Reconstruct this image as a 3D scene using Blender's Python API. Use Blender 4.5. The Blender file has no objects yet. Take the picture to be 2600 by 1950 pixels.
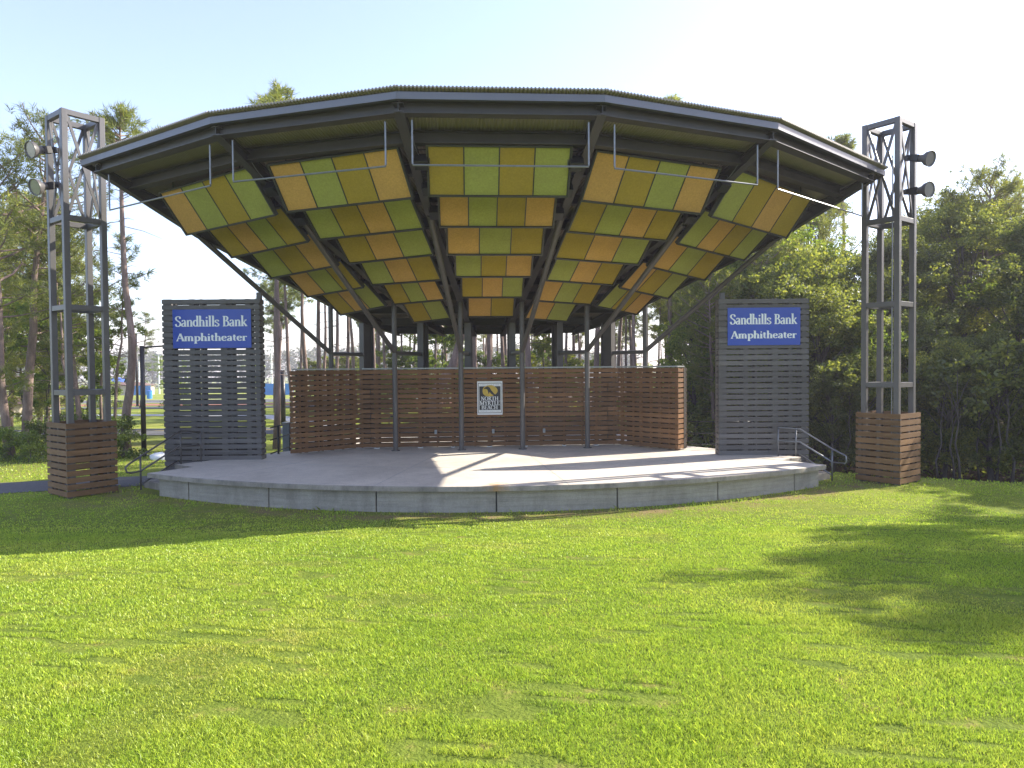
import bpy, math, random
import numpy as np
from mathutils import Matrix, Vector

C = bpy.context.scene.collection
SC = bpy.context.scene
rad = math.radians
EYE = 2.97
STG = 0.53
FPX = 1800.0
PITCH, ROLL = rad(1.368), rad(-0.46)
CM = Matrix.Rotation(math.pi/2-PITCH, 3, 'X') @ Matrix.Rotation(ROLL, 3, 'Z')
V = Vector

def ray(px, py): return CM @ V(((px-1300)/FPX, -(py-975)/FPX, -1))
def onz(px, py, z):
    d = ray(px, py); return V((0, 0, EYE)) + d*((z-EYE)/d.z)
def ond(px, py, y):
    d = ray(px, py); return V((0, 0, EYE)) + d*(y/d.y)
def gx(px, y): return ond(px, 975, y).x

# ------------------------------------------------------------------ terrain
CX, CY, RL = -0.858, 29.019, 14.555            # centre and radius of the curved stage front
def gz(x, y):
    x = np.asarray(x, float); y = np.asarray(y, float)
    t = np.clip(14.4-y, 0, None)
    e = np.clip(t, 0, 1.5)
    z = 0.125*np.clip(e*e/3.0, 0, None) + 0.125*(np.clip(t, 1.5, 6.0)-1.5) + 0.07*np.clip(t-6.0, 0, 40)
    z = z - 0.03*np.exp(-((y-14.5)/1.5)**2)
    # crest on the right, then a drop into the wood
    d = (x-7.0)*0.47 + (y-20.4)*0.88
    w = np.clip((x-4.0)/3.0, 0, 1)
    z = z - w*0.14*np.clip(d, 0, 7)
    z = z - 0.02*np.clip(y-45, 0, 400)
    return z
def gzf(x, y): return float(gz(x, y))

# ------------------------------------------------------------------ materials
def nodes(m):
    m.use_nodes = True
    nt = m.node_tree; nt.nodes.clear()
    return nt, nt.nodes.new, nt.links.new
def ramp(nt, fac, stops):
    r = nt.nodes.new('ShaderNodeValToRGB')
    el = r.color_ramp.elements
    while len(el) < len(stops): el.new(0.5)
    for e, (p, c) in zip(el, stops):
        e.position = p; e.color = (*c, 1) if len(c) == 3 else c
    nt.links.new(fac, r.inputs[0])
    return r.outputs[0]
def noise(nt, scale, detail=4, vec=None, stretch=None, rough=0.6):
    n = nt.nodes.new('ShaderNodeTexNoise'); n.inputs['Scale'].default_value = scale
    n.inputs['Detail'].default_value = detail; n.inputs['Roughness'].default_value = rough
    if vec is None:
        vec = nt.nodes.new('ShaderNodeTexCoord').outputs['Object']
    if stretch:
        mp = nt.nodes.new('ShaderNodeMapping'); mp.inputs['Scale'].default_value = stretch
        nt.links.new(vec, mp.inputs[0]); vec = mp.outputs[0]
    nt.links.new(vec, n.inputs['Vector'])
    return n.outputs['Fac']
def mul(c, k): return tuple(min(1, a*k) for a in c)
def mat(name, col, rough=0.6, metal=0.0, var=0.15, scale=6, bump=0.0, bscale=40, stretch=None, spec=0.5, island=0.0, fine=0.0):
    m = bpy.data.materials.new(name)
    nt, N, L = nodes(m)
    o = N('ShaderNodeOutputMaterial'); b = N('ShaderNodeBsdfPrincipled')
    f = noise(nt, scale, 5, stretch=stretch)
    c = ramp(nt, f, [(0.3, mul(col, 1-var)), (0.7, mul(col, 1+var))])
    if fine:
        f2 = noise(nt, scale*22, 2, stretch=stretch)
        mx = N('ShaderNodeMix'); mx.data_type = 'RGBA'; mx.blend_type = 'MULTIPLY'; mx.inputs[0].default_value = 1
        L(c, mx.inputs[6]); L(ramp(nt, f2, [(0.3, (1-fine,)*3), (0.7, (1+fine,)*3)]), mx.inputs[7]); c = mx.outputs[2]
    if island:
        g = N('ShaderNodeNewGeometry')
        mx = N('ShaderNodeMix'); mx.data_type = 'RGBA'; mx.blend_type = 'MULTIPLY'; mx.inputs[0].default_value = 1
        L(c, mx.inputs[6]); L(ramp(nt, g.outputs['Random Per Island'], [(0, (1-island,)*3), (1, (1+island,)*3)]), mx.inputs[7]); c = mx.outputs[2]
    L(c, b.inputs['Base Color'])
    b.inputs['Roughness'].default_value = rough; b.inputs['Metallic'].default_value = metal
    b.inputs['Specular IOR Level'].default_value = spec
    if bump:
        bp = N('ShaderNodeBump'); bp.inputs['Strength'].default_value = bump; bp.inputs['Distance'].default_value = 0.02
        L(noise(nt, bscale, 4, stretch=stretch), bp.inputs['Height']); L(bp.outputs[0], b.inputs['Normal'])
    L(b.outputs[0], o.inputs[0])
    return m
def leafmat(name, cols, trans=0.45, obj_var=0.25, gloss=0.03, patch=None):
    m = bpy.data.materials.new(name)
    nt, N, L = nodes(m)
    o = N('ShaderNodeOutputMaterial')
    g = N('ShaderNodeNewGeometry'); oi = N('ShaderNodeObjectInfo')
    c = ramp(nt, g.outputs['Random Per Island'], [(i/(len(cols)-1), k) for i, k in enumerate(cols)])
    mx = N('ShaderNodeMix'); mx.data_type = 'RGBA'; mx.blend_type = 'MULTIPLY'; mx.inputs[0].default_value = 1
    L(c, mx.inputs[6]); L(ramp(nt, oi.outputs['Random'], [(0, (1-obj_var, 1-obj_var, 1-obj_var)), (0.5, (1, 1, 1)), (1, (1+obj_var, 1+obj_var*0.7, 1))]), mx.inputs[7])
    c = mx.outputs[2]
    d = N('ShaderNodeBsdfDiffuse'); t = N('ShaderNodeBsdfTranslucent'); s = N('ShaderNodeBsdfGlossy'); s.inputs['Roughness'].default_value = 0.45
    L(c, d.inputs[0])
    tc = N('ShaderNodeMix'); tc.data_type = 'RGBA'; tc.blend_type = 'MULTIPLY'; tc.inputs[0].default_value = 1
    L(c, tc.inputs[6]); tc.inputs[7].default_value = (1.35, 1.25, 0.6, 1); L(tc.outputs[2], t.inputs[0])
    a = N('ShaderNodeMixShader'); a.inputs[0].default_value = trans; L(d.outputs[0], a.inputs[1]); L(t.outputs[0], a.inputs[2])
    e = N('ShaderNodeMixShader'); e.inputs[0].default_value = gloss; L(a.outputs[0], e.inputs[1]); L(s.outputs[0], e.inputs[2])
    L(e.outputs[0], o.inputs[0])
    return m

M = {}
M['steel'] = mat('grey_painted_steel', (0.088, 0.081, 0.077), 0.42, 0, 0.12, 3, fine=0.08)
M['beam'] = mat('dark_painted_beam', (0.045, 0.042, 0.04), 0.5, 0, 0.15, 2, fine=0.06)
M['tower'] = mat('tower_steel', (0.088, 0.084, 0.084), 0.42, 0, 0.10, 3, fine=0.06)
M['pipe'] = mat('galvanised_pipe', (0.2, 0.205, 0.215), 0.38, 0.5, 0.12, 9)
M['fascia'] = mat('fascia_metal', (0.145, 0.145, 0.16), 0.42, 0.5, 0.06, 2)
M['deck'] = mat('roof_deck_metal', (0.25, 0.215, 0.18), 0.5, 0.0, 0.08, 2)
M['brown'] = mat('brown_composite_board', (0.16, 0.08, 0.033), 0.62, 0, 0.22, 1.6, 0.25, 60, (1, 1, 7), 0.3, island=0.28, fine=0.12)
M['towerbrown'] = mat('tower_skirt_board', (0.175, 0.095, 0.04), 0.62, 0, 0.2, 1.6, 0.25, 60, (1, 1, 7), 0.3, island=0.25, fine=0.12)
M['slat'] = mat('grey_composite_board', (0.118, 0.110, 0.104), 0.6, 0, 0.16, 1.6, 0.25, 60, (1, 1, 7), 0.3, island=0.2, fine=0.12)
M['inside'] = mat('shaded_inner_board', (0.022, 0.016, 0.012), 0.85)  # near-black colour stands in for the shade inside the slatted walls
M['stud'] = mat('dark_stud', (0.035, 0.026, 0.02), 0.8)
M['cap'] = mat('wall_cap_metal', (0.30, 0.31, 0.30), 0.45, 0.2, 0.1, 4)
M['amber'] = mat('amber_panel', (0.52, 0.30, 0.085), 0.85, 0, 0.08, 1.2, 0.15, 160, spec=0.15, fine=0.10)
M['olive'] = mat('olive_panel', (0.355, 0.25, 0.032), 0.85, 0, 0.08, 1.2, 0.15, 160, spec=0.15, fine=0.10)
M['green'] = mat('green_panel', (0.315, 0.32, 0.075), 0.85, 0, 0.08, 1.2, 0.15, 160, spec=0.15, fine=0.10)
M['pframe'] = mat('panel_frame', (0.045, 0.045, 0.04), 0.5)
M['black'] = mat('black_metal', (0.012, 0.012, 0.013), 0.4)
M['lens'] = mat('floodlight_lens', (0.3, 0.3, 0.31), 0.2, 0.5, 0.05)
M['signblue'] = mat('sign_blue', (0.005, 0.055, 0.40), 0.28, 0, 0.08, 1.0)
M['letter'] = mat('sign_letter', (0.82, 0.85, 0.85), 0.5, 0, 0.05)
M['white'] = mat('sign_white', (0.72, 0.73, 0.72), 0.5, 0, 0.04)
M['signblack'] = mat('sign_black', (0.02, 0.018, 0.022), 0.45)
M['gold'] = mat('sign_gold', (0.52, 0.36, 0.05), 0.5, 0, 0.15, 14)
M['signgrey'] = mat('sign_small_print', (0.36, 0.37, 0.38), 0.6)
M['bark'] = mat('pine_bark', (0.21, 0.155, 0.13), 0.9, 0, 0.4, 5, 0.9, 14, (1, 1, 0.25), 0.2, fine=0.25)
M['greybark'] = mat('grey_bark', (0.105, 0.092, 0.08), 0.9, 0, 0.35, 5, 0.8, 16, (1, 1, 0.3), 0.2, fine=0.25)
M['lamp'] = mat('lamp_post_paint', (0.022, 0.018, 0.017), 0.4)
M['asphalt'] = mat('asphalt', (0.085, 0.083, 0.085), 0.9, 0, 0.15, 0.6, 0.3, 80, fine=0.2)
M['path'] = mat('concrete_path', (0.40, 0.40, 0.40), 0.85, 0, 0.1, 0.5)
M['mulch'] = mat('red_mulch', (0.27, 0.10, 0.05), 0.95, 0, 0.3, 2)
M['line'] = mat('road_line', (0.55, 0.42, 0.08), 0.8)
M['blueroof'] = mat('blue_roof', (0.03, 0.11, 0.42), 0.4, 0, 0.06)
M['bluefence'] = mat('blue_windscreen', (0.02, 0.20, 0.58), 0.6, 0, 0.1, 0.7)
M['tan'] = mat('tan_wall', (0.42, 0.36, 0.27), 0.8)
M['brownroof'] = mat('brown_roof', (0.16, 0.085, 0.055), 0.7)
M['cabinet'] = mat('cabinet_grey', (0.22, 0.24, 0.25), 0.5)
M['needle'] = leafmat('pine_needles', [(0.09, 0.13, 0.035), (0.155, 0.20, 0.05), (0.235, 0.26, 0.07)], 0.52, 0.25)
M['needle2'] = leafmat('pine_needles_pale', [(0.12, 0.16, 0.05), (0.21, 0.25, 0.07), (0.31, 0.33, 0.10)], 0.58, 0.25)
M['leaf'] = leafmat('broad_leaves', [(0.085, 0.12, 0.038), (0.16, 0.205, 0.056), (0.26, 0.295, 0.08)], 0.58, 0.35, 0.035)
M['leaf2'] = leafmat('spring_leaves', [(0.08, 0.14, 0.028), (0.155, 0.235, 0.042), (0.26, 0.325, 0.065)], 0.58, 0.3, 0.035)
M['far'] = leafmat('far_wood', [(0.05, 0.075, 0.04), (0.085, 0.11, 0.055), (0.12, 0.14, 0.07)], 0.3, 0.1, 0.0)

def concrete(name, col, joints=False, stain=False, boards=False, blotch=0.0):
    m = bpy.data.materials.new(name)
    nt, N, L = nodes(m)
    o = N('ShaderNodeOutputMaterial'); b = N('ShaderNodeBsdfPrincipled')
    tc = N('ShaderNodeTexCoord').outputs['Object']
    f1 = noise(nt, 0.55, 6, tc); f2 = noise(nt, 35, 3, tc)
    if boards:
        f1 = noise(nt, 1.2, 5, tc, (1, 1, 9))
    c = ramp(nt, f1, [(0.25, mul(col, 0.78)), (0.5, col), (0.75, mul(col, 1.13))])
    mx = N('ShaderNodeMix'); mx.data_type = 'RGBA'; mx.blend_type = 'MULTIPLY'; mx.inputs[0].default_value = 1
    L(c, mx.inputs[6]); L(ramp(nt, f2, [(0.3, (0.88,)*3), (0.7, (1.1,)*3)]), mx.inputs[7]); c = mx.outputs[2]
    if blotch:      # weathering blotches and run marks
        mb_ = N('ShaderNodeMix'); mb_.data_type = 'RGBA'; mb_.blend_type = 'MULTIPLY'; mb_.inputs[0].default_value = 1
        L(c, mb_.inputs[6]); L(ramp(nt, noise(nt, 2.4, 6, tc, (1, 1, 0.35), 0.7), [(0.36, (1-blotch,)*3), (0.56, (1, 1, 1))]), mb_.inputs[7]); c = mb_.outputs[2]
    if stain:       # rust-coloured stain near the edge, with a ragged shape of its own
        sep = N('ShaderNodeVectorMath'); sep.operation = 'DISTANCE'
        mp = N('ShaderNodeMapping'); mp.inputs['Scale'].default_value = (1, 0.75, 1); L(tc, mp.inputs[0])
        L(mp.outputs[0], sep.inputs[0]); sep.inputs[1].default_value = (-0.33-CX, (14.62-18)*0.75, STG)
        ma = N('ShaderNodeMath'); ma.operation = 'ADD'; L(sep.outputs['Value'], ma.inputs[0])
        mm = N('ShaderNodeMath'); mm.operation = 'MULTIPLY'; mm.inputs[1].default_value = 0.7
        L(noise(nt, 9, 4, tc), mm.inputs[0]); L(mm.outputs[0], ma.inputs[1])
        k = ramp(nt, ma.outputs[0], [(0.40, (0.75,)*3), (0.66, (0, 0, 0))])
        mx2 = N('ShaderNodeMix'); mx2.data_type = 'RGBA'; L(k, mx2.inputs[0]); L(c, mx2.inputs[6]); mx2.inputs[7].default_value = (0.36, 0.2, 0.06, 1); c = mx2.outputs[2]
    L(c, b.inputs['Base Color']); b.inputs['Roughness'].default_value = 0.85
    bp = N('ShaderNodeBump'); bp.inputs['Strength'].default_value = 0.25; bp.inputs['Distance'].default_value = 0.01
    L(f2, bp.inputs['Height']); L(bp.outputs[0], b.inputs['Normal'])
    L(b.outputs[0], o.inputs[0])
    return m
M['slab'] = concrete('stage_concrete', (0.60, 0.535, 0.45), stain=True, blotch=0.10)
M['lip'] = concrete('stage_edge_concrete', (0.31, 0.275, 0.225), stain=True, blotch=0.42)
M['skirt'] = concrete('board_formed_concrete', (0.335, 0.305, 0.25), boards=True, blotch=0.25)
M['joint'] = mat('joint_shadow_gap', (0.05, 0.05, 0.045), 0.9)

# ------------------------------------------------------------------ mesh builder
class MB:
    def __init__(s): s.v = []; s.f = []
    def add(s, vs, fs):
        n = len(s.v); s.v += [tuple(v) for v in vs]; s.f += [tuple(i+n for i in f) for f in fs]
    def hexa(s, p):  # 8 points: bottom 4 ccw, top 4 ccw
        s.add(p, [(3, 2, 1, 0), (4, 5, 6, 7), (0, 1, 5, 4), (1, 2, 6, 5), (2, 3, 7, 6), (3, 0, 4, 7)])
    def box(s, c, sx, sy, sz, ax=None):
        c = V(c); ax = ax or (V((1, 0, 0)), V((0, 1, 0)), V((0, 0, 1)))
        X, Y, Z = ax[0]*sx/2, ax[1]*sy/2, ax[2]*sz/2
        s.hexa([c-X-Y-Z, c+X-Y-Z, c+X+Y-Z, c-X+Y-Z, c-X-Y+Z, c+X-Y+Z, c+X+Y+Z, c-X+Y+Z])
    def beam(s, a, b, w, h, up=(0, 0, 1)):
        a, b = V(a), V(b); d = (b-a); l = d.length; d = d/l; up = V(up)
        x = d.cross(up)
        if x.length < 1e-4: x = d.cross(V((1, 0, 0)))
        x.normalize(); u = x.cross(d)
        s.box((a+b)/2, w, l, h, (x, d, u))
    def tube(s, pts, rs, n=10, cap=True):
        pts = [V(p) for p in pts]
        if not hasattr(rs, '__len__'): rs = [rs]*len(pts)
        n0 = len(s.v); ref = None
        for i, p in enumerate(pts):
            d = (pts[min(i+1, len(pts)-1)]-pts[max(i-1, 0)]).normalized()
            if ref is None:
                ref = d.cross(V((0, 0, 1)) if abs(d.z) < 0.9 else V((1, 0, 0))).normalized()
            x = (ref - d*ref.dot(d)).normalized(); ref = x; y = d.cross(x)
            for k in range(n):
                a = 2*math.pi*k/n; s.v.append(tuple(p + (x*math.cos(a)+y*math.sin(a))*rs[i]))
        for i in range(len(pts)-1):
            for k in range(n):
                a = n0+i*n+k; b = n0+i*n+(k+1) % n; s.f.append((a, b, b+n, a+n))
        if cap:
            s.f.append(tuple(n0+k for k in range(n))[::-1]); m = n0+(len(pts)-1)*n; s.f.append(tuple(m+k for k in range(n)))
    def prism(s, poly, z0, z1):
        n = len(poly)
        # poly is ccw (x,y)
        s.add([(x, y, z0) for x, y in poly]+[(x, y, z1) for x, y in poly],
              [tuple(range(n))[::-1], tuple(range(n, 2*n))]+[(i, (i+1) % n, (i+1) % n+n, i+n) for i in range(n)])
    def build(s, name, m, parent=None, smooth=False, bevel=0):
        me = bpy.data.meshes.new(name)
        off = V((0, 0, 0))
        if parent is not None:
            q = parent
            while q is not None: off = off + q.location; q = q.parent
        v = [(a-off.x, b-off.y, c-off.z) for a, b, c in s.v]
        me.from_pydata(v, [], s.f); me.update()
        o = bpy.data.objects.new(name, me); C.objects.link(o)
        if m is not None: me.materials.append(m)
        if parent is not None: o.parent = parent
        if smooth: me.polygons.foreach_set('use_smooth', [True]*len(me.polygons))
        if bevel:
            bv = o.modifiers.new('bevel', 'BEVEL'); bv.width = bevel; bv.segments = 2; bv.limit_method = 'ANGLE'
        return o

def np_mesh(name, verts, loops, starts, totals, m, parent=None):
    me = bpy.data.meshes.new(name)
    me.vertices.add(len(verts)); me.vertices.foreach_set('co', np.asarray(verts, np.float32).ravel())
    me.loops.add(len(loops)); me.loops.foreach_set('vertex_index', np.asarray(loops, np.int32))
    me.polygons.add(len(starts)); me.polygons.foreach_set('loop_start', np.asarray(starts, np.int32))
    me.polygons.foreach_set('loop_total', np.asarray(totals, np.int32))
    me.update(calc_edges=True)
    o = bpy.data.objects.new(name, me); C.objects.link(o); me.materials.append(m)
    if parent is not None: o.parent = parent
    return o
def cards(name, v, n, m, parent=None):     # v: (k*n,3) separate n-gons
    k = len(v)//n
    return np_mesh(name, v, np.arange(k*n), np.arange(k)*n, np.full(k, n), m, parent)

def tag(o, label=None, cat=None, group=None, kind=None):
    if label: o['label'] = label
    if cat: o['category'] = cat
    if group: o['group'] = group
    if kind: o['kind'] = kind
    return o
def thing(name, label, cat, loc, group=None):
    o = bpy.data.objects.new(name, None); C.objects.link(o); o.location = loc; o.empty_display_size = 0.2
    return tag(o, label, cat, group)
def kids(o): return [c for c in C.objects if c.parent == o]
def copy_thing(src, children, loc, rz, sc, label, group):
    r = src.copy(); C.objects.link(r); r.location = loc; r.rotation_euler = (0, 0, rz); r.scale = sc
    tag(r, label, None, group)
    for ch in children:
        c = ch.copy(); C.objects.link(c); c.parent = r
    return r

# ------------------------------------------------------------------ ground
def ground_mat():
    m = bpy.data.materials.new('lawn_ground')
    nt, N, L = nodes(m)
    o = N('ShaderNodeOutputMaterial'); b = N('ShaderNodeBsdfPrincipled'); b.inputs['Roughness'].default_value = 0.95
    b.inputs['Specular IOR Level'].default_value = 0.1
    tc = N('ShaderNodeTexCoord').outputs['Object']
    g = ramp(nt, noise(nt, 0.45, 6, tc), [(0.25, (0.16, 0.21, 0.03)), (0.5, (0.24, 0.28, 0.04)), (0.72, (0.31, 0.31, 0.07))])
    mx = N('ShaderNodeMix'); mx.data_type = 'RGBA'; mx.blend_type = 'MULTIPLY'; mx.inputs[0].default_value = 1
    L(g, mx.inputs[6]); L(ramp(nt, noise(nt, 28, 4, tc), [(0.3, (0.62,)*3), (0.7, (1.25,)*3)]), mx.inputs[7]); g = mx.outputs[2]
    atb = N('ShaderNodeAttribute'); atb.attribute_name = 'thatch'
    thm = N('ShaderNodeMix'); thm.data_type = 'RGBA'; L(atb.outputs['Fac'], thm.inputs[0]); L(g, thm.inputs[6])
    L(ramp(nt, noise(nt, 4, 5, tc), [(0.3, (0.085, 0.125, 0.016)), (0.58, (0.14, 0.18, 0.024)), (0.74, (0.23, 0.185, 0.06))]), thm.inputs[7]); g = thm.outputs[2]
    # forest litter where the vertex mask says the lawn ends
    at = N('ShaderNodeAttribute'); at.attribute_name = 'litter'
    lit = ramp(nt, noise(nt, 3, 6, tc), [(0.3, (0.06, 0.042, 0.026)), (0.7, (0.15, 0.10, 0.06))])
    m2 = N('ShaderNodeMix'); m2.data_type = 'RGBA'; L(at.outputs['Fac'], m2.inputs[0]); L(g, m2.inputs[6]); L(lit, m2.inputs[7])
    # worn earth along the stage foot
    at2 = N('ShaderNodeAttribute'); at2.attribute_name = 'worn'
    wn = N('ShaderNodeMath'); wn.operation = 'MULTIPLY'; L(at2.outputs['Fac'], wn.inputs[0]); L(ramp(nt, noise(nt, 1.6, 5, tc), [(0.42, (0, 0, 0)), (0.6, (1, 1, 1))]), wn.inputs[1])
    m3 = N('ShaderNodeMix'); m3.data_type = 'RGBA'; L(wn.outputs[0], m3.inputs[0]); L(m2.outputs[2], m3.inputs[6]); m3.inputs[7].default_value = (0.24, 0.16, 0.09, 1)
    L(m3.outputs[2], b.inputs['Base Color'])
    bp = N('ShaderNodeBump'); bp.inputs['Strength'].default_value = 0.6; bp.inputs['Distance'].default_value = 0.05
    L(noise(nt, 30, 4, tc), bp.inputs['Height']); L(bp.outputs[0], b.inputs['Normal'])
    L(b.outputs[0], o.inputs[0])
    return m
def litter_mask(x, y):
    d = (x-7.0)*0.47 + (y-20.4)*0.88
    a = np.clip(d/0.5, 0, 1)*np.clip((x-5)/1.5, 0, 1)
    b = np.clip((y-24.5)/1.5, 0, 1)*np.clip((x+5.5)/1.5, 0, 1)*np.clip((110-y)/20, 0, 1)
    c = 0.55*np.exp(-(((x+14.5)/3.0)**2+((y-25)/4.5)**2)*0.7)
    return np.clip(np.maximum(np.maximum(a, b), c), 0, 1)
def worn_mask(x, y):
    r = np.hypot(x-CX, y-CY)-RL
    w = np.exp(-((r-0.35)/0.45)**2)*(y < 18.5)*0.9
    return np.maximum(w, 0.9*np.exp(-(((x+8.9)/1.1)**2+((y-15.9)/0.5)**2)))
xs = np.unique(np.concatenate([np.linspace(-600, -40, 15), np.linspace(-40, -16, 17), np.linspace(-16, 16, 65), np.linspace(16, 40, 17), np.linspace(40, 600, 15)]))
ys = np.unique(np.concatenate([np.linspace(-40, 0, 9), np.linspace(0, 30, 76), np.linspace(30, 60, 16), np.linspace(60, 900, 22)]))
X, Y = np.meshgrid(xs, ys)
nx, ny = len(xs), len(ys)
vv = np.stack([X, Y, gz(X, Y)], -1).reshape(-1, 3)
ii = (np.arange(ny-1)[:, None]*nx + np.arange(nx-1)[None, :]).ravel()
lp = np.stack([ii, ii+1, ii+nx+1, ii+nx], -1).ravel()
lawn = np_mesh('lawn', vv, lp, np.arange(len(ii))*4, np.full(len(ii), 4), ground_mat())
tag(lawn, 'wide mown green lawn sloping down to the stage', 'lawn', kind='structure')
for nm, fn in (('litter', litter_mask), ('worn', worn_mask), ('thatch', lambda x, y: np.clip((17-y)/4, 0, 1))):
    a = lawn.data.attributes.new(nm, 'FLOAT', 'POINT'); a.data.foreach_set('value', fn(vv[:, 0], vv[:, 1]).astype(np.float32))
lawn.data.polygons.foreach_set('use_smooth', [True]*len(lawn.data.polygons))

def strip(name, pts, w, m, label, cat, dz=0.02):
    """a road or path: sheet following the ground along a centre line"""
    mb = MB(); P = []
    for (a, b) in zip(pts[:-1], pts[1:]):
        n = max(2, int((V(b)-V(a)).length/1.5))
        for i in range(n): P.append(V(a).lerp(V(b), i/n))
    P.append(V(pts[-1]))
    n0 = []
    for i, p in enumerate(P):
        d = (P[min(i+1, len(P)-1)]-P[max(i-1, 0)]).normalized(); s = V((-d.y, d.x))
        for k in (-0.5, 0, 0.5):
            q = p+s*w*k; n0.append((q.x, q.y, gzf(q.x, q.y)+dz))
    fs = []
    for i in range(len(P)-1):
        for k in (0, 1): fs.append((i*3+k+1, i*3+k, i*3+k+3, i*3+k+4))
    mb.add(n0, fs)
    o = mb.build(name, m); tag(o, label, cat, kind='structure'); return o
strip('path', [(-30, 14.8), (-17, 16.6), (-11.5, 18.4), (-9.6, 19.0), (-8.8, 20.6), (-8.9, 24)], 1.9, M['asphalt'], 'dark asphalt footpath curving behind the tower to the stage steps', 'path', 0.012)
strip('road', [(-90, 33), (-40, 33.3), (-9, 34.0), (10, 34.6)], 3.6, M['asphalt'], 'narrow asphalt road crossing the grass behind the pines', 'road')
strip('road_line', [(-90, 33.5), (-40, 33.8), (-9, 34.5), (10, 35.1)], 0.12, M['line'], 'yellow line painted along the asphalt road', 'road marking', 0.026)
strip('concrete_path', [(-60, 47), (-26, 47.5), (-16, 45), (-12.5, 41), (-9, 37)], 1.8, M['path'], 'pale concrete footpath curving over the far grass', 'path')
strip('car_park', [(-160, 84), (0, 84)], 12, M['asphalt'], 'grey asphalt car park beyond the mulch beds', 'car park')
strip('kerb_strip', [(-160, 77.2), (0, 77.2)], 0.7, M['path'], 'pale kerb along the near side of the car park', 'kerb', 0.05)
strip('kerb_strip', [(-160, 92), (0, 92)], 0.9, M['path'], 'pale kerb along the far side of the car park', 'kerb', 0.05)
strip('mulch_bed', [(-160, 70), (0, 71)], 6, M['mulch'], 'strip of red mulch in front of the car park', 'mulch bed')
strip('park_road', [(-160, 61), (0, 62)], 5, M['asphalt'], 'grey road in front of the red mulch bed', 'road')

# ------------------------------------------------------------------ grass blades (one mass)
rng = np.random.default_rng(7)
def vnoise(x, y, seed, fx, fy):
    r = np.random.default_rng(seed); T = r.random((256, 256))
    u = x*fx+100; v = y*fy+100; i = np.floor(u).astype(int); j = np.floor(v).astype(int); a = u-i; b = v-j
    a = a*a*(3-2*a); b = b*b*(3-2*b); i0, i1, j0, j1 = i % 256, (i+1) % 256, j % 256, (j+1) % 256
    return (T[i0, j0]*(1-a)+T[i1, j0]*a)*(1-b)+(T[i0, j1]*(1-a)+T[i1, j1]*a)*b
def in_stage(x, y):
    r = np.hypot(x-CX, y-CY)
    return ((r < RL-0.02) & (np.abs(x-CX) < 10.0) & (y > 13)) & ~((r > 13.36) & (np.abs(np.arctan2(x-CX, CY-y)) > rad(36.2)))
def grass_mat():
    m = bpy.data.materials.new('grass_blades')
    nt, N, L = nodes(m)
    o = N('ShaderNodeOutputMaterial'); g = N('ShaderNodeNewGeometry'); tc = N('ShaderNodeTexCoord').outputs['Object']
    c = ramp(nt, noise(nt, 0.5, 5, tc), [(0.22, (0.265, 0.41, 0.037)), (0.5, (0.405, 0.525, 0.052)), (0.68, (0.495, 0.56, 0.078)), (0.82, (0.54, 0.52, 0.13))])
    mx = N('ShaderNodeMix'); mx.data_type = 'RGBA'; mx.blend_type = 'MULTIPLY'; mx.inputs[0].default_value = 1
    L(c, mx.inputs[6]); L(ramp(nt, g.outputs['Random Per Island'], [(0, (0.62, 0.72, 0.7)), (0.6, (1, 1, 1)), (0.93, (1.3, 1.25, 1.2)), (1, (1.5, 1.25, 1.5))]), mx.inputs[7]); c = mx.outputs[2]
    at = N('ShaderNodeAttribute'); at.attribute_name = 'dry'
    m2 = N('ShaderNodeMix'); m2.data_type = 'RGBA'; L(at.outputs['Fac'], m2.inputs[0]); L(c, m2.inputs[6]); m2.inputs[7].default_value = (0.30, 0.215, 0.085, 1); c = m2.outputs[2]
    d = N('ShaderNodeBsdfDiffuse'); t = N('ShaderNodeBsdfTranslucent'); s = N('ShaderNodeBsdfGlossy'); s.inputs['Roughness'].default_value = 0.4
    L(c, d.inputs[0]); L(c, t.inputs[0])
    a = N('ShaderNodeMixShader'); a.inputs[0].default_value = 0.45; L(d.outputs[0], a.inputs[1]); L(t.outputs[0], a.inputs[2])
    e = N('ShaderNodeMixShader'); e.inputs[0].default_value = 0.025; L(a.outputs[0], e.inputs[1]); L(s.outputs[0], e.inputs[2])
    L(e.outputs[0], o.inputs[0])
    return m
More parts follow.
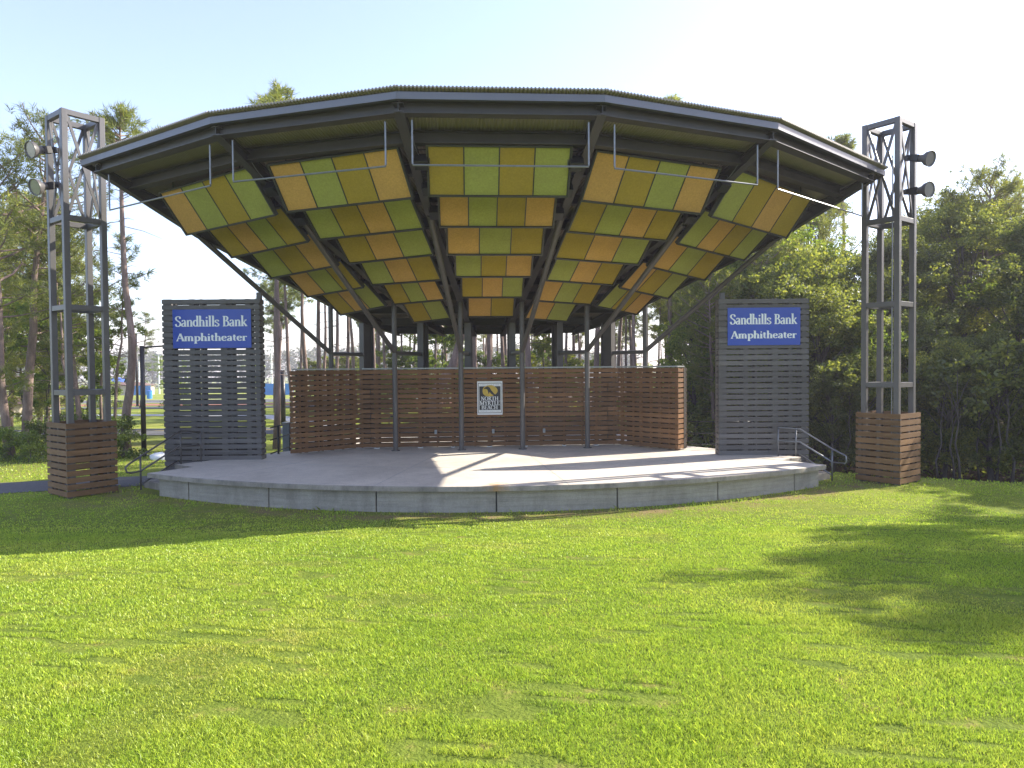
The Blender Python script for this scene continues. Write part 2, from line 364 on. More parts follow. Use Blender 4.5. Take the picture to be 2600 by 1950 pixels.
def make_grass():
    VV = []; DR = []
    for y0, y1, dens, wd, hh in ((2.3, 4.0, 13500, 0.0033, 0.031), (4.0, 6.0, 8800, 0.0043, 0.030), (6.0, 8.5, 4300, 0.0062, 0.030), (8.5, 12, 2000, 0.0095, 0.031), (12, 17, 640, 0.015, 0.032), (17, 27, 140, 0.03, 0.045)):
        w = 0.78*y1+1.6; n = int(dens*2*w*(y1-y0))
        x = rng.uniform(-w, w, n); y = rng.uniform(y0, y1, n)
        k = (np.abs(x) < 0.78*y+1.6) & ~in_stage(x, y) & (litter_mask(x, y) < 0.5) & ~((y > 24.5) & (x > -6))
        # not on the path behind the tower
        pth = (y > 17.0) & (x < -8.3) & (np.abs(y-(18.6+np.clip((x+11), -30, 0)*0.27+np.clip(x+11, 0, 9)*0.6)) < 1.0)
        k &= ~pth
        # clumps, thin seams between the turf strips, bare spots
        cl = vnoise(x, y, 1, 5.5, 6.5); sm = vnoise(x+0.25*y, y+0.18*x, 2, 3.0, 13.0); sm2 = vnoise(x, y, 5, 1.3, 2.2)
        big = vnoise(x, y, 3, 0.9, 1.2)
        seam = np.clip((sm-0.62)/0.10, 0, 1)*np.clip((sm2-0.50)/0.12, 0, 1)
        bare = 0.6*np.clip((big-0.84)/0.08, 0, 1)
        wm = worn_mask(x, y)*np.clip((vnoise(x, y, 9, 1.4, 2.0)-0.35)*4, 0, 1)
        keep = rng.random(n) > 0.92*np.maximum(np.maximum(seam*0.86, bare*0.6), wm*0.85)
        k &= keep
        x, y, cl, seam, bare, wm = x[k], y[k], cl[k], seam[k], bare[k], wm[k]; n = len(x)
        h = hh*(0.58+0.5*cl)*rng.uniform(0.6, 1.35, n)*(1-0.6*seam)*(1-0.45*bare)
        # tufts of longer grass against the stage foot
        r = np.hypot(x-CX, y-CY)-RL
        foot = (r < 0.22) & (r > -0.1) & (y < 19); h = np.where(foot, h*rng.uniform(1.0, 3.0, n), h)
        a = rng.uniform(0, 2*np.pi, n); ln = rng.uniform(0.15, 1.0, n)*h; b = a+rng.uniform(-1.2, 1.2, n)
        ww = wd*rng.uniform(0.6, 1.3, n)
        z = gz(x, y)-0.004
        base = np.stack([x, y, z], -1)
        side = np.stack([-np.sin(a), np.cos(a), 0*a], -1)*ww[:, None]/2
        bend = np.stack([np.cos(b), np.sin(b), 0*b], -1)
        up = np.array([0, 0, 1.0])
        mid = base + bend*(ln*0.3)[:, None] + up*(h*0.6)[:, None]
        tip = base + bend*ln[:, None] + up*h[:, None]
        q = np.stack([base-side, base+side, mid+side*0.85, tip, mid-side*0.85], 1)
        VV.append(q.reshape(-1, 3)); DR.append(np.repeat(np.clip(0.55*bare+0.25*seam+0.8*wm, 0, 0.9)*rng.uniform(0.3, 1.2, n), 5))
    v = np.concatenate(VV); dr = np.clip(np.concatenate(DR), 0, 1)
    k = len(v)//5
    o = cards('grass', v, 5, grass_mat())
    at = o.data.attributes.new('dry', 'FLOAT', 'POINT'); at.data.foreach_set('value', dr.astype(np.float32))
    tag(o, 'short mown grass blades covering the sloping lawn', 'grass', kind='stuff')
make_grass()

# ------------------------------------------------------------------ stage
def pol(ang, r): return (CX+r*math.sin(ang), CY-r*math.cos(ang))
AL, AR = rad(-32.4), rad(35.7)
stage = thing('stage', 'pale concrete stage with curved front edge standing on the lawn', 'stage', (CX, 18, 0))
mb = MB()
NA = 72
arc = [pol(AL+(AR-AL)*i/NA, RL) for i in range(NA+1)]
back = [pol(AR, 13.36), pol(rad(39.5), 13.36), pol(rad(39.5), 9.5), (5.6, 25.5), (-7.2, 25.5), pol(rad(-36.0), 9.5), pol(rad(-36.0), 13.36), pol(AL, 13.36)]
poly = arc + back
def roundover(mb, poly, z0, z1, r=0.018):
    n = len(poly)
    def inset(d):
        out = []
        for i in range(n):
            p, q, s = V(poly[i-1]), V(poly[i]), V(poly[(i+1) % n])
            e1 = (q-p).normalized(); e2 = (s-q).normalized(); t = (V((-e1.y, e1.x))+V((-e2.y, e2.x)))
            t.normalize(); out.append(tuple(q+t*d))
        return out
    rings = [(0, z0), (0, z1-r), (r*0.3, z1-r*0.3), (r, z1)]
    vs = []; fs = []
    for d, z in rings: vs += [(x, y, z) for x, y in inset(d)]
    for k in range(len(rings)-1):
        for i in range(n):
            j = (i+1) % n; fs.append((k*n+i, k*n+j, (k+1)*n+j, (k+1)*n+i))
    mb.add(vs, fs)
    return [(x, y, rings[-1][1]) for x, y in inset(r)]
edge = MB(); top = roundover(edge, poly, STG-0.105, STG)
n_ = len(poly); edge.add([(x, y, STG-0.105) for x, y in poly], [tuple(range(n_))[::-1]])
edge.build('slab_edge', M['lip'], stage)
slab = MB(); slab.add(top, [tuple(range(len(top)))])
slab_o = slab.build('slab_top', M['slab'], stage)
RS = RL-0.12
jang = [onz(px, py, 0) for px, py in ((460, 1272), (671, 1289), (948, 1301), (1261, 1302), (1569, 1287.6), (1831, 1270.7), (2024, 1246.6))]
jang = [math.atan2(p.x-CX, CY-p.y) for p in jang]
bounds = [rad(-31.3)]+jang+[rad(35.2)]
for a0, a1 in zip(bounds[:-1], bounds[1:]):
    w = MB(); g = 0.016/RS
    a0 += g; a1 -= g; n = max(3, int((a1-a0)*RS/0.25))
    zs = [-0.12, 0.085, 0.09, 0.19, 0.195, 0.27, 0.275, 0.35, 0.355, STG-0.105]
    # board-formed face: shallow horizontal grooves between the boards
    prof = []
    for k in range(0, len(zs)-1, 2):
        prof += [(RS, zs[k]), (RS, zs[k+1])]
        if k+2 < len(zs): prof += [(RS-0.008, zs[k+1]), (RS-0.008, zs[k+2])]
    vs = []; fs = []
    for i in range(n+1):
        a = a0+(a1-a0)*i/n
        for r, z in prof: vs.append((*pol(a, r), z))
    m_ = len(prof)
    for i in range(n):
        for k in range(m_-1): fs.append((i*m_+k, (i+1)*m_+k, (i+1)*m_+k+1, i*m_+k+1))
    for a in (a0, a1):
        q = len(vs); vs += [(*pol(a, RS-0.0), -0.12), (*pol(a, RS-0.3), -0.12), (*pol(a, RS-0.3), STG-0.105), (*pol(a, RS), STG-0.105)]; fs.append((q, q+1, q+2, q+3))
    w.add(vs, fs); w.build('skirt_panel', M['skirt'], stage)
core = MB()
inner = [pol(bounds[0]+(bounds[-1]-bounds[0])*i/40, RS-0.05) for i in range(41)] + [pol(rad(35.2), 13.3), pol(rad(39.3), 13.3), pol(rad(39.3), 9.6), (5.4, 25.3), (-7.0, 25.3), pol(rad(-35.8), 9.6), pol(rad(-35.8), 13.3), pol(rad(-31.3), 13.3)]
core.prism(inner, -0.6, STG-0.107); core.build('core_wall', M['joint'], stage)
# saw-cut joints on the deck, 2 mm proud strips
for a, r0, r1 in [(rad(d), 7.5, RL-0.05) for d in (-24, -8, 8, 24)]:
    j = MB(); p, q = pol(a, r0), pol(a, r1); j.beam((*p, STG+0.0005), (*q, STG+0.0005), 0.012, 0.003); j.build('slab_joint', M['cap'], stage)
for r in (9.1, 11.8):
    j = MB()
    pts = [pol(AL+(AR-AL)*i/40, r) for i in range(41)]
    for p, q in zip(pts[:-1], pts[1:]): j.beam((*p, STG+0.0005), (*q, STG+0.0005), 0.012, 0.003)
    j.build('slab_joint', M['cap'], stage)

def steps(a_in, a_out, name, label):
    r_ = [13.37, 13.68, 13.99, 14.3]
    c = pol((a_in+a_out)/2, 13.8)
    t = thing(name, label, 'steps', (c[0], c[1], 0), 'concrete steps at the ends of the stage')
    for k, (r0, r1, z) in enumerate(((r_[0]+0.003, r_[1], 0.353), (r_[0]+0.003, r_[2]+0.02, 0.177))):
        mb = MB(); lo, hi = sorted((a_in, a_out))
        if k == 1: r0 = r_[1]+0.003
        p = [pol(lo, r1), pol(hi, r1), pol(hi, r0), pol(lo, r0)]
        mb.prism(p, -0.3, z); mb.build('step', M['lip'], t, bevel=0.012)
steps(rad(-32.6), rad(-37.2), 'stage_steps', 'two concrete steps beside the stage edge near the tower under the pines')
steps(rad(35.9), rad(40.6), 'stage_steps', 'two concrete steps beside the stage edge near the dark broadleaf wood')

# ------------------------------------------------------------------ canopy
T = [V((-9.351, 16.047)), V((-5.63, 13.595)), V((-1.953, 12.439)), V((1.657, 12.664)), V((5.257, 14.171)), V((8.881, 17.393))]
colpx = [930, 1074, 1190, 1299, 1416, 1545]
COL = []
for px in colpx:
    y = 22.9
    for _ in range(5):
        x = gx(px, y)-0.0; y = 22.9+0.056*(x+0.74)
    COL.append(V((gx(px, y) + 0.35/FPX*y, y)))
def rp(k, s): return T[k].lerp(COL[k], s)
def ztop(s): return 7.62-2.87*s
def zbot(s):
    if s < 0: return 7.46-1.2*s
    if s < 0.3: return 7.46+(6.33-7.46)*s/0.3
    if s <= 1: return 6.33+(4.36-6.33)*(s-0.3)/0.7
    return 4.36-2.6*(s-1)
S_END = 1.19
canopy = thing('stage_canopy', 'fan shaped steel canopy with six raking ribs over the stage', 'canopy', (CX, 21, STG))
def ibeam(mb, P, zt, zb, fw, ft, wt):
    """P plan points, zt/zb heights; I-section with flanges"""
    for i in range(len(P)-1):
        a, b = P[i], P[i+1]; d = (b-a).normalized(); s = V((-d.y, d.x))
        def qd(za0, za1, zb0, zb1, w):
            vs = []
            for (p, z0, z1) in ((a, za0, za1), (b, zb0, zb1)):
                vs.append([(p.x-s.x*w/2, p.y-s.y*w/2), (p.x+s.x*w/2, p.y+s.y*w/2), z0, z1])
            A, B = vs
            mb.hexa([(*A[0], A[2]), (*B[0], B[2]), (*B[1], B[2]), (*A[1], A[2]), (*A[0], A[3]), (*B[0], B[3]), (*B[1], B[3]), (*A[1], A[3])])
        qd(zt[i]-ft, zt[i], zt[i+1]-ft, zt[i+1], fw)
        qd(zb[i], zb[i]+ft, zb[i+1], zb[i+1]+ft, fw)
        qd(zb[i]+ft, zt[i]-ft, zb[i+1]+ft, zt[i+1]-ft, wt)
SS = [0.004, 0.15, 0.3, 0.55, 0.8, 1.0, S_END]
for k in range(6):
    mb = MB(); zb = [zbot(s) for s in SS]; zb[-1] = ztop(S_END)-0.16
    zb[-2] = zbot(1.0)
    ibeam(mb, [rp(k, s) for s in SS], [ztop(s) for s in SS], zb, 0.18, 0.018, 0.02)
    mb.build('rib', M['beam'], canopy)
# column, post, strut, tie per rib
PB = [None, (1017, 1145), (1172, 1143), (1320, 1140.6), (1473, 1138), None]
for k in range(6):
    d = (COL[k]-T[k]).normalized(); s = V((-d.y, d.x))
    ax = (V((s.x, s.y, 0)), V((d.x, d.y, 0)), V((0, 0, 1)))
    c = COL[k]+d*0.02
    mb = MB(); h = zbot(1.0)-0.0; zt = ztop(1.03)-0.03; zc = (STG+zt)/2
    for e in (-0.2, 0.2): mb.box((c.x+d.x*e, c.y+d.y*e, (STG+zt-(0.25 if e > 0 else 0))/2), 0.21, 0.024, zt-STG-(0.25 if e > 0 else 0)-0.2*0, ax) if False else mb.box((c.x+d.x*e, c.y+d.y*e, (STG+4.40)/2), 0.21, 0.024, 4.40-STG, ax)
    mb.box((c.x, c.y, (STG+4.40)/2), 0.022, 0.374, 4.40-STG, ax)
    mb.box((c.x, c.y, STG+0.012), 0.34, 0.55, 0.024, ax)
    mb.build('column', M['steel'], canopy)
    # post in the plane of the rib
    if PB[k] is not None:
        p = onz(*PB[k], STG); sp = (V((p.x, p.y))-T[k]).dot(d)/(COL[k]-T[k]).length
    else:
        sp = 0.825
    P = rp(k, sp)
    zt = zbot(sp)+0.004
    mb = MB(); mb.tube([(P.x, P.y, STG), (P.x, P.y, zt)], 0.073, 16); mb.tube([(P.x, P.y, STG), (P.x, P.y, STG+0.02)], 0.13, 16)
    mb.build('post', M['steel'], canopy, smooth=False)
    for f in (1,):
        q = rp(k, 0.31); ztie = 2.97+0.46
        mb = MB(); mb.tube([(P.x, P.y, ztie), (q.x, q.y, zbot(0.31)+0.03)], 0.068, 14); mb.build('strut', M['steel'], canopy)
        e = COL[k]-d*0.19
        mb = MB(); mb.tube([(P.x, P.y, ztie-0.02), (e.x, e.y, ztie-0.02)], 0.06, 12); mb.build('tie', M['steel'], canopy)
# purlins between the ribs
SP = [0.016, 0.10, 0.2, 0.31, 0.42, 0.53, 0.64, 0.75, 0.86, 0.97, 1.08, 1.17]
for k in range(5):
    for s in SP:
        a, b = rp(k, s), rp(k+1, s); d = (b-a).normalized(); a = a+d*0.02; b = b-d*0.02
        z = ztop(s)+0.085; mb = MB()
        ibeam(mb, [a, b], [z, z], [z-0.23, z-0.23], 0.24, 0.014, 0.016)
        mb.build('purlin', M['beam'], canopy)
# corrugated roof deck, one mesh per bay (ribs of the sheet run up the slope)
OVER = 0.45
for k in range(5):
    ext0 = OVER if k == 0 else 0.0; ext1 = OVER if k == 4 else 0.0
    A0, A1 = T[k], T[k+1]; B0, B1 = rp(k, S_END+0.02), rp(k+1, S_END+0.02)
    e = (A1-A0).normalized(); A0 = A0-e*ext0; A1 = A1+e*ext1; eb = (B1-B0).normalized(); B0 = B0-eb*ext0; B1 = B1+eb*ext1
    nrm = V((-e.y, e.x))          # up the plan, away from the front
    if nrm.y < 0: nrm = -nrm
    L0 = (A1-A0).length
    ub0, ub1 = (B0-A0).dot(e), (B1-A0).dot(e); dp0, dp1 = (B0-A0).dot(nrm), (B1-A0).dot(nrm); dep = ((B0-A0).dot(nrm)+(B1-A0).dot(nrm))/2
    zf, zr = ztop(0)+0.125, ztop(S_END+0.02)+0.125
    front = 0.145
    pitch = 0.068; nw = int(L0/pitch); rows = []
    tn = lambda j: math.tan(0.5*abs((T[j]-T[j-1]).angle(T[j+1]-T[j])))
    mi0 = front*tn(k) if k > 0 else 0.0; mi1 = front*tn(k+1) if k < 4 else 0.0
    us = ([-mi0] if k else [])+[L0*i/(nw*4) for i in range(nw*4+1)]+([L0+mi1] if k < 4 else [])
    for i, u in enumerate(us):
        ph = i % 4; hgt = 0.02 if ph in (1, 2) else 0.0
        tmax = 1.0
        if u < ub0: tmax = min(tmax, u/ub0)
        if u > ub1: tmax = min(tmax, (L0-u)/(L0-ub1))
        tmax = -front/dep+0.0005 if (u < 0 or u > L0) else max(tmax, 0.004)
        fu = min(1, max(0, (u-ub0)/(ub1-ub0))); rows.append((u, hgt, tmax, dp0+(dp1-dp0)*fu))
    mb = MB(); vs = []; fs = []
    for (u, hgt, tm, dep_) in rows:
        p = A0+e*u-nrm*front; zA = zf+(zf-zr)/dep*front
        q = A0+e*u+nrm*dep_*tm; zB = zf+(zr-zf)*tm
        vs += [(p.x, p.y, zA+hgt), (q.x, q.y, zB+hgt), (p.x, p.y, zA+hgt+0.03), (q.x, q.y, zB+hgt+0.03)]
    for i in range(len(rows)-1):
        a = i*4; b = a+4
        fs += [(a, a+1, b+1, b), (a+2, b+2, b+3, a+3), (a, b, b+2, a+2), (a+1, a+3, b+3, b+1)]
    mb.add(vs, fs); mb.build('roof_deck', M['deck'], canopy)
    # fascia angle along the front
    mb = MB()
    x0 = 0.012
    for (z0, z1, off, th) in ((ztop(0)+0.004, ztop(0)+0.128, 0.07, 0.012), (ztop(0)+0.001, ztop(0)+0.013, 0.03, 0.09)):
        a = A0-e*(off*tn(k) if k else 0)-nrm*off; b = A1+e*(off*tn(k+1) if k < 4 else 0)-nrm*off; s = nrm*th/2
        mb.hexa([(a.x-s.x, a.y-s.y, z0), (b.x-s.x, b.y-s.y, z0), (b.x+s.x, b.y+s.y, z0), (a.x+s.x, a.y+s.y, z0), (a.x-s.x, a.y-s.y, z1), (b.x-s.x, b.y-s.y, z1), (b.x+s.x, b.y+s.y, z1), (a.x+s.x, a.y+s.y, z1)])
    mb.build('fascia', M['fascia'], canopy)
# edge trims down both raking sides
for k, (kk, sg) in enumerate(((0, -1), (5, 1))):
    A, B = T[kk], rp(kk, S_END+0.02)
    e0 = (T[1]-T[0]).normalized() if kk == 0 else (T[5]-T[4]).normalized()
    eb = (rp(1, 1.2)-rp(0, 1.2)).normalized() if kk == 0 else (rp(5, 1.2)-rp(4, 1.2)).normalized()
    a = A+e0*sg*(OVER+0.005); b = B+eb*sg*(OVER+0.005)
    mb = MB(); mb.beam((a.x, a.y, ztop(0)+0.07), (b.x, b.y, ztop(S_END+0.02)+0.07), 0.02, 0.15); mb.build('edge_trim', M['beam'], canopy)

# acoustic panel banks
rowsd = [(556, 435, 13.6, 14.18, 2.73), (446, 358, 14.85, 15.5, 2.44), (372, 288, 16.25, 16.94, 2.22), (300, 232, 17.6, 18.29, 1.92), (240, 180, 19.05, 19.76, 1.66), (190, 131, 20.6, 21.38, 1.34)]
pat = {0: ['AGOG', 'OAGO', 'GOA', 'AGO', 'OAG'], 1: ['AGOA', 'GOAG', 'OAG', 'GAO', 'OGA', 'OG'], 2: ['OGOG', 'AGOA', 'AGO', 'GOA', 'OAG', 'AO'],
       3: ['AOGA', 'OGAO', 'OAG', 'GAO', 'AGO', 'AG'], 4: ['GOAO', 'GAOG', 'AGO', 'AOG', 'GOA']}
cname = {'A': 'amber', 'O': 'olive', 'G': 'green'}
bayname = ['bay beside the pine-side tower', 'second bay from the pine-side tower', 'middle bay', 'second bay from the wood-side tower', 'bay beside the wood-side tower']
rowname = ['front', 'second', 'third', 'fourth', 'fifth', 'rearmost']
# banks of the four raking bays: centre of the lower edge, cross tilt, width
BANK = {
    (0, 0) : (-6.416, 16.226, 6.273, 0.0210, 3.238),
    (0, 1) : (-5.902, 17.327, 5.900, 0.0369, 2.835),
    (0, 2) : (-5.407, 18.521, 5.516, 0.0482, 2.529),
    (0, 3) : (-4.907, 19.737, 5.117, 0.0530, 2.181),
    (0, 4) : (-4.396, 21.008, 4.706, 0.0918, 1.839),
    (1, 0) : (-3.334, 14.660, 6.352, 0.0227, 2.869),
    (1, 1) : (-3.144, 15.948, 5.999, 0.0302, 2.567),
    (1, 2) : (-2.929, 17.291, 5.643, 0.0400, 2.240),
    (1, 3) : (-2.772, 18.744, 5.252, 0.0217, 1.976),
    (1, 4) : (-2.617, 20.172, 4.868, 0.0512, 1.544),
    (1, 5) : (-2.435, 21.703, 4.446, 0.0805, 1.189),
    (3, 0) : (2.801, 15.052, 6.340, -0.0151, 2.937),
    (3, 1) : (2.476, 16.346, 5.979, -0.0154, 2.599),
    (3, 2) : (2.152, 17.703, 5.605, -0.0165, 2.331),
    (3, 3) : (1.849, 19.032, 5.241, -0.0246, 1.983),
    (3, 4) : (1.481, 20.463, 4.845, -0.0340, 1.818),
    (3, 5) : (1.072, 21.909, 4.445, -0.0468, 1.407),
    (4, 0) : (5.716, 16.965, 6.265, -0.0238, 3.393),
    (4, 1) : (5.129, 18.115, 5.873, -0.0387, 3.009),
    (4, 2) : (4.492, 19.217, 5.488, -0.0614, 2.566),
    (4, 3) : (3.828, 20.384, 5.084, -0.0755, 2.198),
    (4, 4) : (3.204, 21.523, 4.688, -0.0855, 1.851),
}
ax0 = 12.55
for k in range(5):
    for r, (ot, ob, dt, db, wid) in enumerate(rowsd):
        if r >= len(pat[k]): continue
        zt, zb = EYE+ot*dt/FPX, EYE+ob*db/FPX
        if r == 0: zt -= 0.0
        st, sb = (dt-ax0)/(22.86-ax0), (db-ax0)/(22.86-ax0)
        gap_c = (rp(3, sb)-rp(2, sb)).length; gap = (rp(k+1, sb)-rp(k, sb)).length
        w = gap*wid/gap_c
        def pt(s):
            a, b = rp(k, s), rp(k+1, s); return (a+b)/2
        mt, mbm = pt(st), pt(sb)
        e = (T[k+1]-T[k]).normalized(); nrm = V((-e.y, e.x)); tilt = 0.0; zlow = zb
        if (k, r) in BANK:
            bx, by, zlow, tilt, w = BANK[(k, r)]; mbm = V((bx, by))
        grow = math.sqrt(w/wid) if w > wid else 1.0
        depth = (dt-db)*grow; dz = (zt-zb)*grow
        e3 = V((e.x*math.cos(tilt), e.y*math.cos(tilt), math.sin(tilt)))
        dn = V((nrm.x*depth, nrm.y*depth, dz)); dn = dn-e3*dn.dot(e3); hl = dn.length; dn.normalize()
        bot_c = V((*mbm, zlow)); top_c = bot_c+dn*hl
        nn = e3.cross(dn).normalized()
        if nn.z > 0: nn = -nn
        cols = pat[k][r]; n = len(cols)
        lab = f"{rowname[r]} row of acoustic squares in {bayname[k]}, " + ' '.join(cname[c] for c in cols)
        c0 = (top_c+bot_c)/2
        t = thing('acoustic_panel_bank', lab, 'acoustic panels', c0, 'acoustic panel banks under the canopy')
        f = MB(); fw = 0.035
        f.box(c0-nn*0.03, w+0.05, hl+0.05, 0.03, (e3, dn, -nn))
        for sgn in (-1, 1):
            f.box(c0+dn*sgn*(hl/2+fw/2)+nn*0.0, w+2*fw, fw, 0.10, (e3, dn, -nn)); f.box(c0+e3*sgn*(w/2+fw/2), fw, hl, 0.10, (e3, dn, -nn))
        for i in range(1, n): f.box(c0+e3*(-w/2+w*i/n)+nn*0.006, 0.02, hl-0.002, 0.04, (e3, dn, -nn))
        # hanger rods up to the deck
        for sgn in (-1, 1):
            p = top_c+e3*sgn*w*0.38-dn*0.05-nn*0.04
            f.tube([p, (p.x, p.y, p.z+0.35)], 0.012, 6)
        f.build('frame', M['pframe'], t)
        for i, c in enumerate(cols):
            p = MB(); p.box(c0+e3*(-w/2+w*(i+0.5)/n), w/n-0.024, hl-0.006, 0.03, (e3, dn, -nn))
            o = p.build('panel', M[{'A': 'amber', 'O': 'olive', 'G': 'green'}[c]], t); o['label'] = cname[c]+' fabric square'

# hanging pipe rails, one per bay
for k in range(5):
    s = 0.018
    a, b = rp(k, s), rp(k+1, s); d = b-a
    f0, f1 = (0.075, 0.925) if k != 2 else (0.06, 0.94)
    a2, b2 = a+d*f0, a+d*f1
    t = thing('hanging_pipe_rail', f'grey U shaped pipe rail hanging in {bayname[k]}', 'pipe rail', (a2.x, a2.y, 7.5), 'pipe rails hanging from the canopy front')
    zt, zb = ztop(s)-0.22, 6.56
    for p in (a2, b2):
        m_ = MB(); m_.tube([(p.x, p.y, zb+0.022), (p.x, p.y, zt)], 0.018, 8); m_.build('hanger', M['pipe'], t)
    m_ = MB(); m_.tube([(a2.x, a2.y, zb), (b2.x, b2.y, zb)], 0.018, 8); m_.build('crossbar', M['pipe'], t)
# black stage floodlights clamped to the ribs
spots = [(1, 0.16, 1, 'front lamp beside the second rib from the pine side'), (1, 0.27, 1, 'rear lamp beside the second rib from the pine side'),
         (2, 0.12, 1, 'front lamp beside the third rib from the pine side'), (2, 0.20, 1, 'middle lamp beside the third rib from the pine side'), (2, 0.28, 1, 'rear lamp beside the third rib from the pine side'),
         (3, 0.12, -1, 'front lamp beside the third rib from the wood side'), (3, 0.20, -1, 'middle lamp beside the third rib from the wood side'), (3, 0.28, -1, 'rear lamp beside the third rib from the wood side'),
         (4, 0.14, -1, 'front lamp beside the second rib from the wood side'), (4, 0.26, -1, 'rear lamp beside the second rib from the wood side')]
for k, s, sg, where in spots:
    d = (COL[k]-T[k]).normalized(); sd = V((-d.y, d.x)); P = rp(k, s)+sd*(0.19 if k in (3, 4) else -0.19)
    c = V((P.x, P.y, zbot(s)-0.10))
    t = thing('stage_floodlight', 'small black boxy floodlight, '+where, 'floodlight', c, 'black floodlights on the canopy ribs')
    dv = V((d.x, d.y, -0.75)).normalized(); x = V((sd.x, sd.y, 0)); u = x.cross(dv)
    b = MB(); b.box(c, 0.27, 0.22, 0.23, (x, dv, u)); hs = b.build('housing', M['black'], t, bevel=0.015)
    y = MB()
    for q in (-1, 1): y.box(c+x*q*0.152+V((0, 0, 0.10)), 0.012, 0.05, 0.26)
    y.box(c+V((0, 0, 0.236)), 0.32, 0.05, 0.012, (x, V((d.x, d.y, 0)), V((0, 0, 1)))); y.build('yoke', M['black'], t)
    l = MB(); l.box(c+dv*0.116, 0.22, 0.012, 0.18, (x, dv, u)); l.build('lens', M['signblack'], hs)
for k, s, sg, where in [(1, .1, 1, 'second rib from the pine side'), (2, .07, 1, 'third rib from the pine side'), (4, .1, -1, 'second rib from the wood side')]:
    d = (COL[k]-T[k]).normalized(); sd = V((-d.y, d.x))*(1 if k > 2 else -1); a = rp(k, s)+sd*0.1; b = rp(k, s+0.07)+sd*0.17
    z = zbot(s)+0.1; m_ = MB(); pts = [V((a.x, a.y, z)).lerp(V((b.x, b.y, z-0.25)), i/6)-V((0, 0, 0.12*math.sin(math.pi*i/6))) for i in range(7)]
    m_.tube(pts, 0.008, 6); o = m_.build('cable', M['pipe']); tag(o, 'thin looping cable hanging beside the '+where, 'cable', 'lamp cables under the canopy')

# ------------------------------------------------------------------ slatted walls
rnd = random.Random(3)
def slat_face(mb, a, b, z0, z1, out, th=0.03, bh=0.1165, pitch=0.1524, gaps=(), only=None):
    """boards along a->b stacked from z0 to z1; out = outward normal; gaps = list of (f0,f1,zlimit) door joints"""
    a, b = V(a), V(b); d = (b-a); Ln = d.length; d = d.normalized(); d3 = V((d.x, d.y, 0)); o3 = V((out.x, out.y, 0))
    n = int(round((z1-z0)/pitch))
    p = (z1-z0)/n
    for i in range(n):
        z = z0+p*(i+0.5); segs = [(0, Ln)]
        for (g0, g1, zl) in gaps:
            if z < zl:
                segs = [x for (u, w) in segs for x in ([(u, g0-0.008), (g1+0.008, w)] if u < g0 < w else [(u, w)])]
        if only:
            if z >= only[2]: continue
            segs = [(only[0], only[1])]
        for (u, w) in segs:
            jz = rnd.uniform(-0.002, 0.002)
            c = a+d*(u+w)/2+out*(th/2); mb.box((c.x, c.y, z+jz), w-u, th, bh*p/pitch, (d3, o3, V((0, 0, 1))))
def studs(mb, a, b, z0, z1, inn, pos, dep=0.09):
    a, b = V(a), V(b); d = (b-a); Ln = d.length; d = d.normalized()
    for f, w in pos:
        c = a+d*(f*Ln)+inn*(dep/2+0.002); mb.box((c.x, c.y, (z0+z1)/2), w, dep, z1-z0, (V((d.x, d.y, 0)), V((inn.x, inn.y, 0)), V((0, 0, 1))))

WL, WLo, CL, CR, WR, WRo = V((-6.07, 20.13)), V((-6.29, 20.01)), V((-4.66, 21.36)), V((3.26, 21.79)), V((4.73, 20.29)), V((5.09, 20.75))
WZ0, WZ1 = STG+0.03, 2.925
screen = thing('slatted_stage_wall', 'brown slatted timber wall with angled wings at the back of the stage', 'wall', (-0.7, 21.6, STG))
TH = 0.27
DOORS = []
def wall(a, b, pos, doors=(), TH=TH):
    d = (b-a).normalized(); out = V((d.y, -d.x)); inn = -out
    mb = MB(); slat_face(mb, a-out*0.03, b-out*0.03, WZ0, WZ1, out, gaps=doors); mb.build('front_boards', M['brown'], screen)
    for dr_ in doors:
        mb = MB(); slat_face(mb, a-out*0.03, b-out*0.03, WZ0, WZ1, out, only=dr_); DOORS.append(mb.build('door', M['brown'], screen))
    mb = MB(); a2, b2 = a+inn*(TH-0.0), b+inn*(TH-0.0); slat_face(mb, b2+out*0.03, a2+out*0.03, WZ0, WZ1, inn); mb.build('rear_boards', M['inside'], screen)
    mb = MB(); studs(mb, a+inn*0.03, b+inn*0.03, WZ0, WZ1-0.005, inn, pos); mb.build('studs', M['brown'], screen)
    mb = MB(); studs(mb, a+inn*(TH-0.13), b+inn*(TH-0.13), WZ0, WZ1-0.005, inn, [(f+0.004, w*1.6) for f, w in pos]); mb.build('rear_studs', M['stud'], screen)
pw = [(0.015, 0.05), (0.07, 0.10), (0.15, 0.04), (0.235, 0.09), (0.30, 0.03), (0.36, 0.06), (0.445, 0.05), (0.50, 0.10), (0.56, 0.04), (0.64, 0.06), (0.70, 0.10), (0.79, 0.05), (0.86, 0.04), (0.915, 0.08), (0.985, 0.05)]
Lb = (CR-CL).length
def fpx(px):
    # fraction of the back wall under a column of the photo
    d = ray(px, 1050); t = V((d.x, d.y)); e = CR-CL; den = t.x*e.y-t.y*e.x
    return (CL.x*t.y-CL.y*t.x)/den if den else 0
dl0, dl1 = fpx(941), fpx(1006); dr0, dr1 = fpx(1482), fpx(1543)
wall(CL, CR, pw, [(abs(dl0)*Lb, abs(dl1)*Lb, STG+1.98), (abs(dr0)*Lb, abs(dr1)*Lb, STG+1.98)])
wall(WL, CL, [(0.03, 0.06), (0.13, 0.09), (0.33, 0.05), (0.40, 0.03), (0.56, 0.09), (0.75, 0.05), (0.95, 0.08)])
wall(CR, WR, [(0.05, 0.08), (0.25, 0.04), (0.38, 0.07), (0.55, 0.05), (0.70, 0.08), (0.86, 0.05), (0.97, 0.06)], TH=0.5)
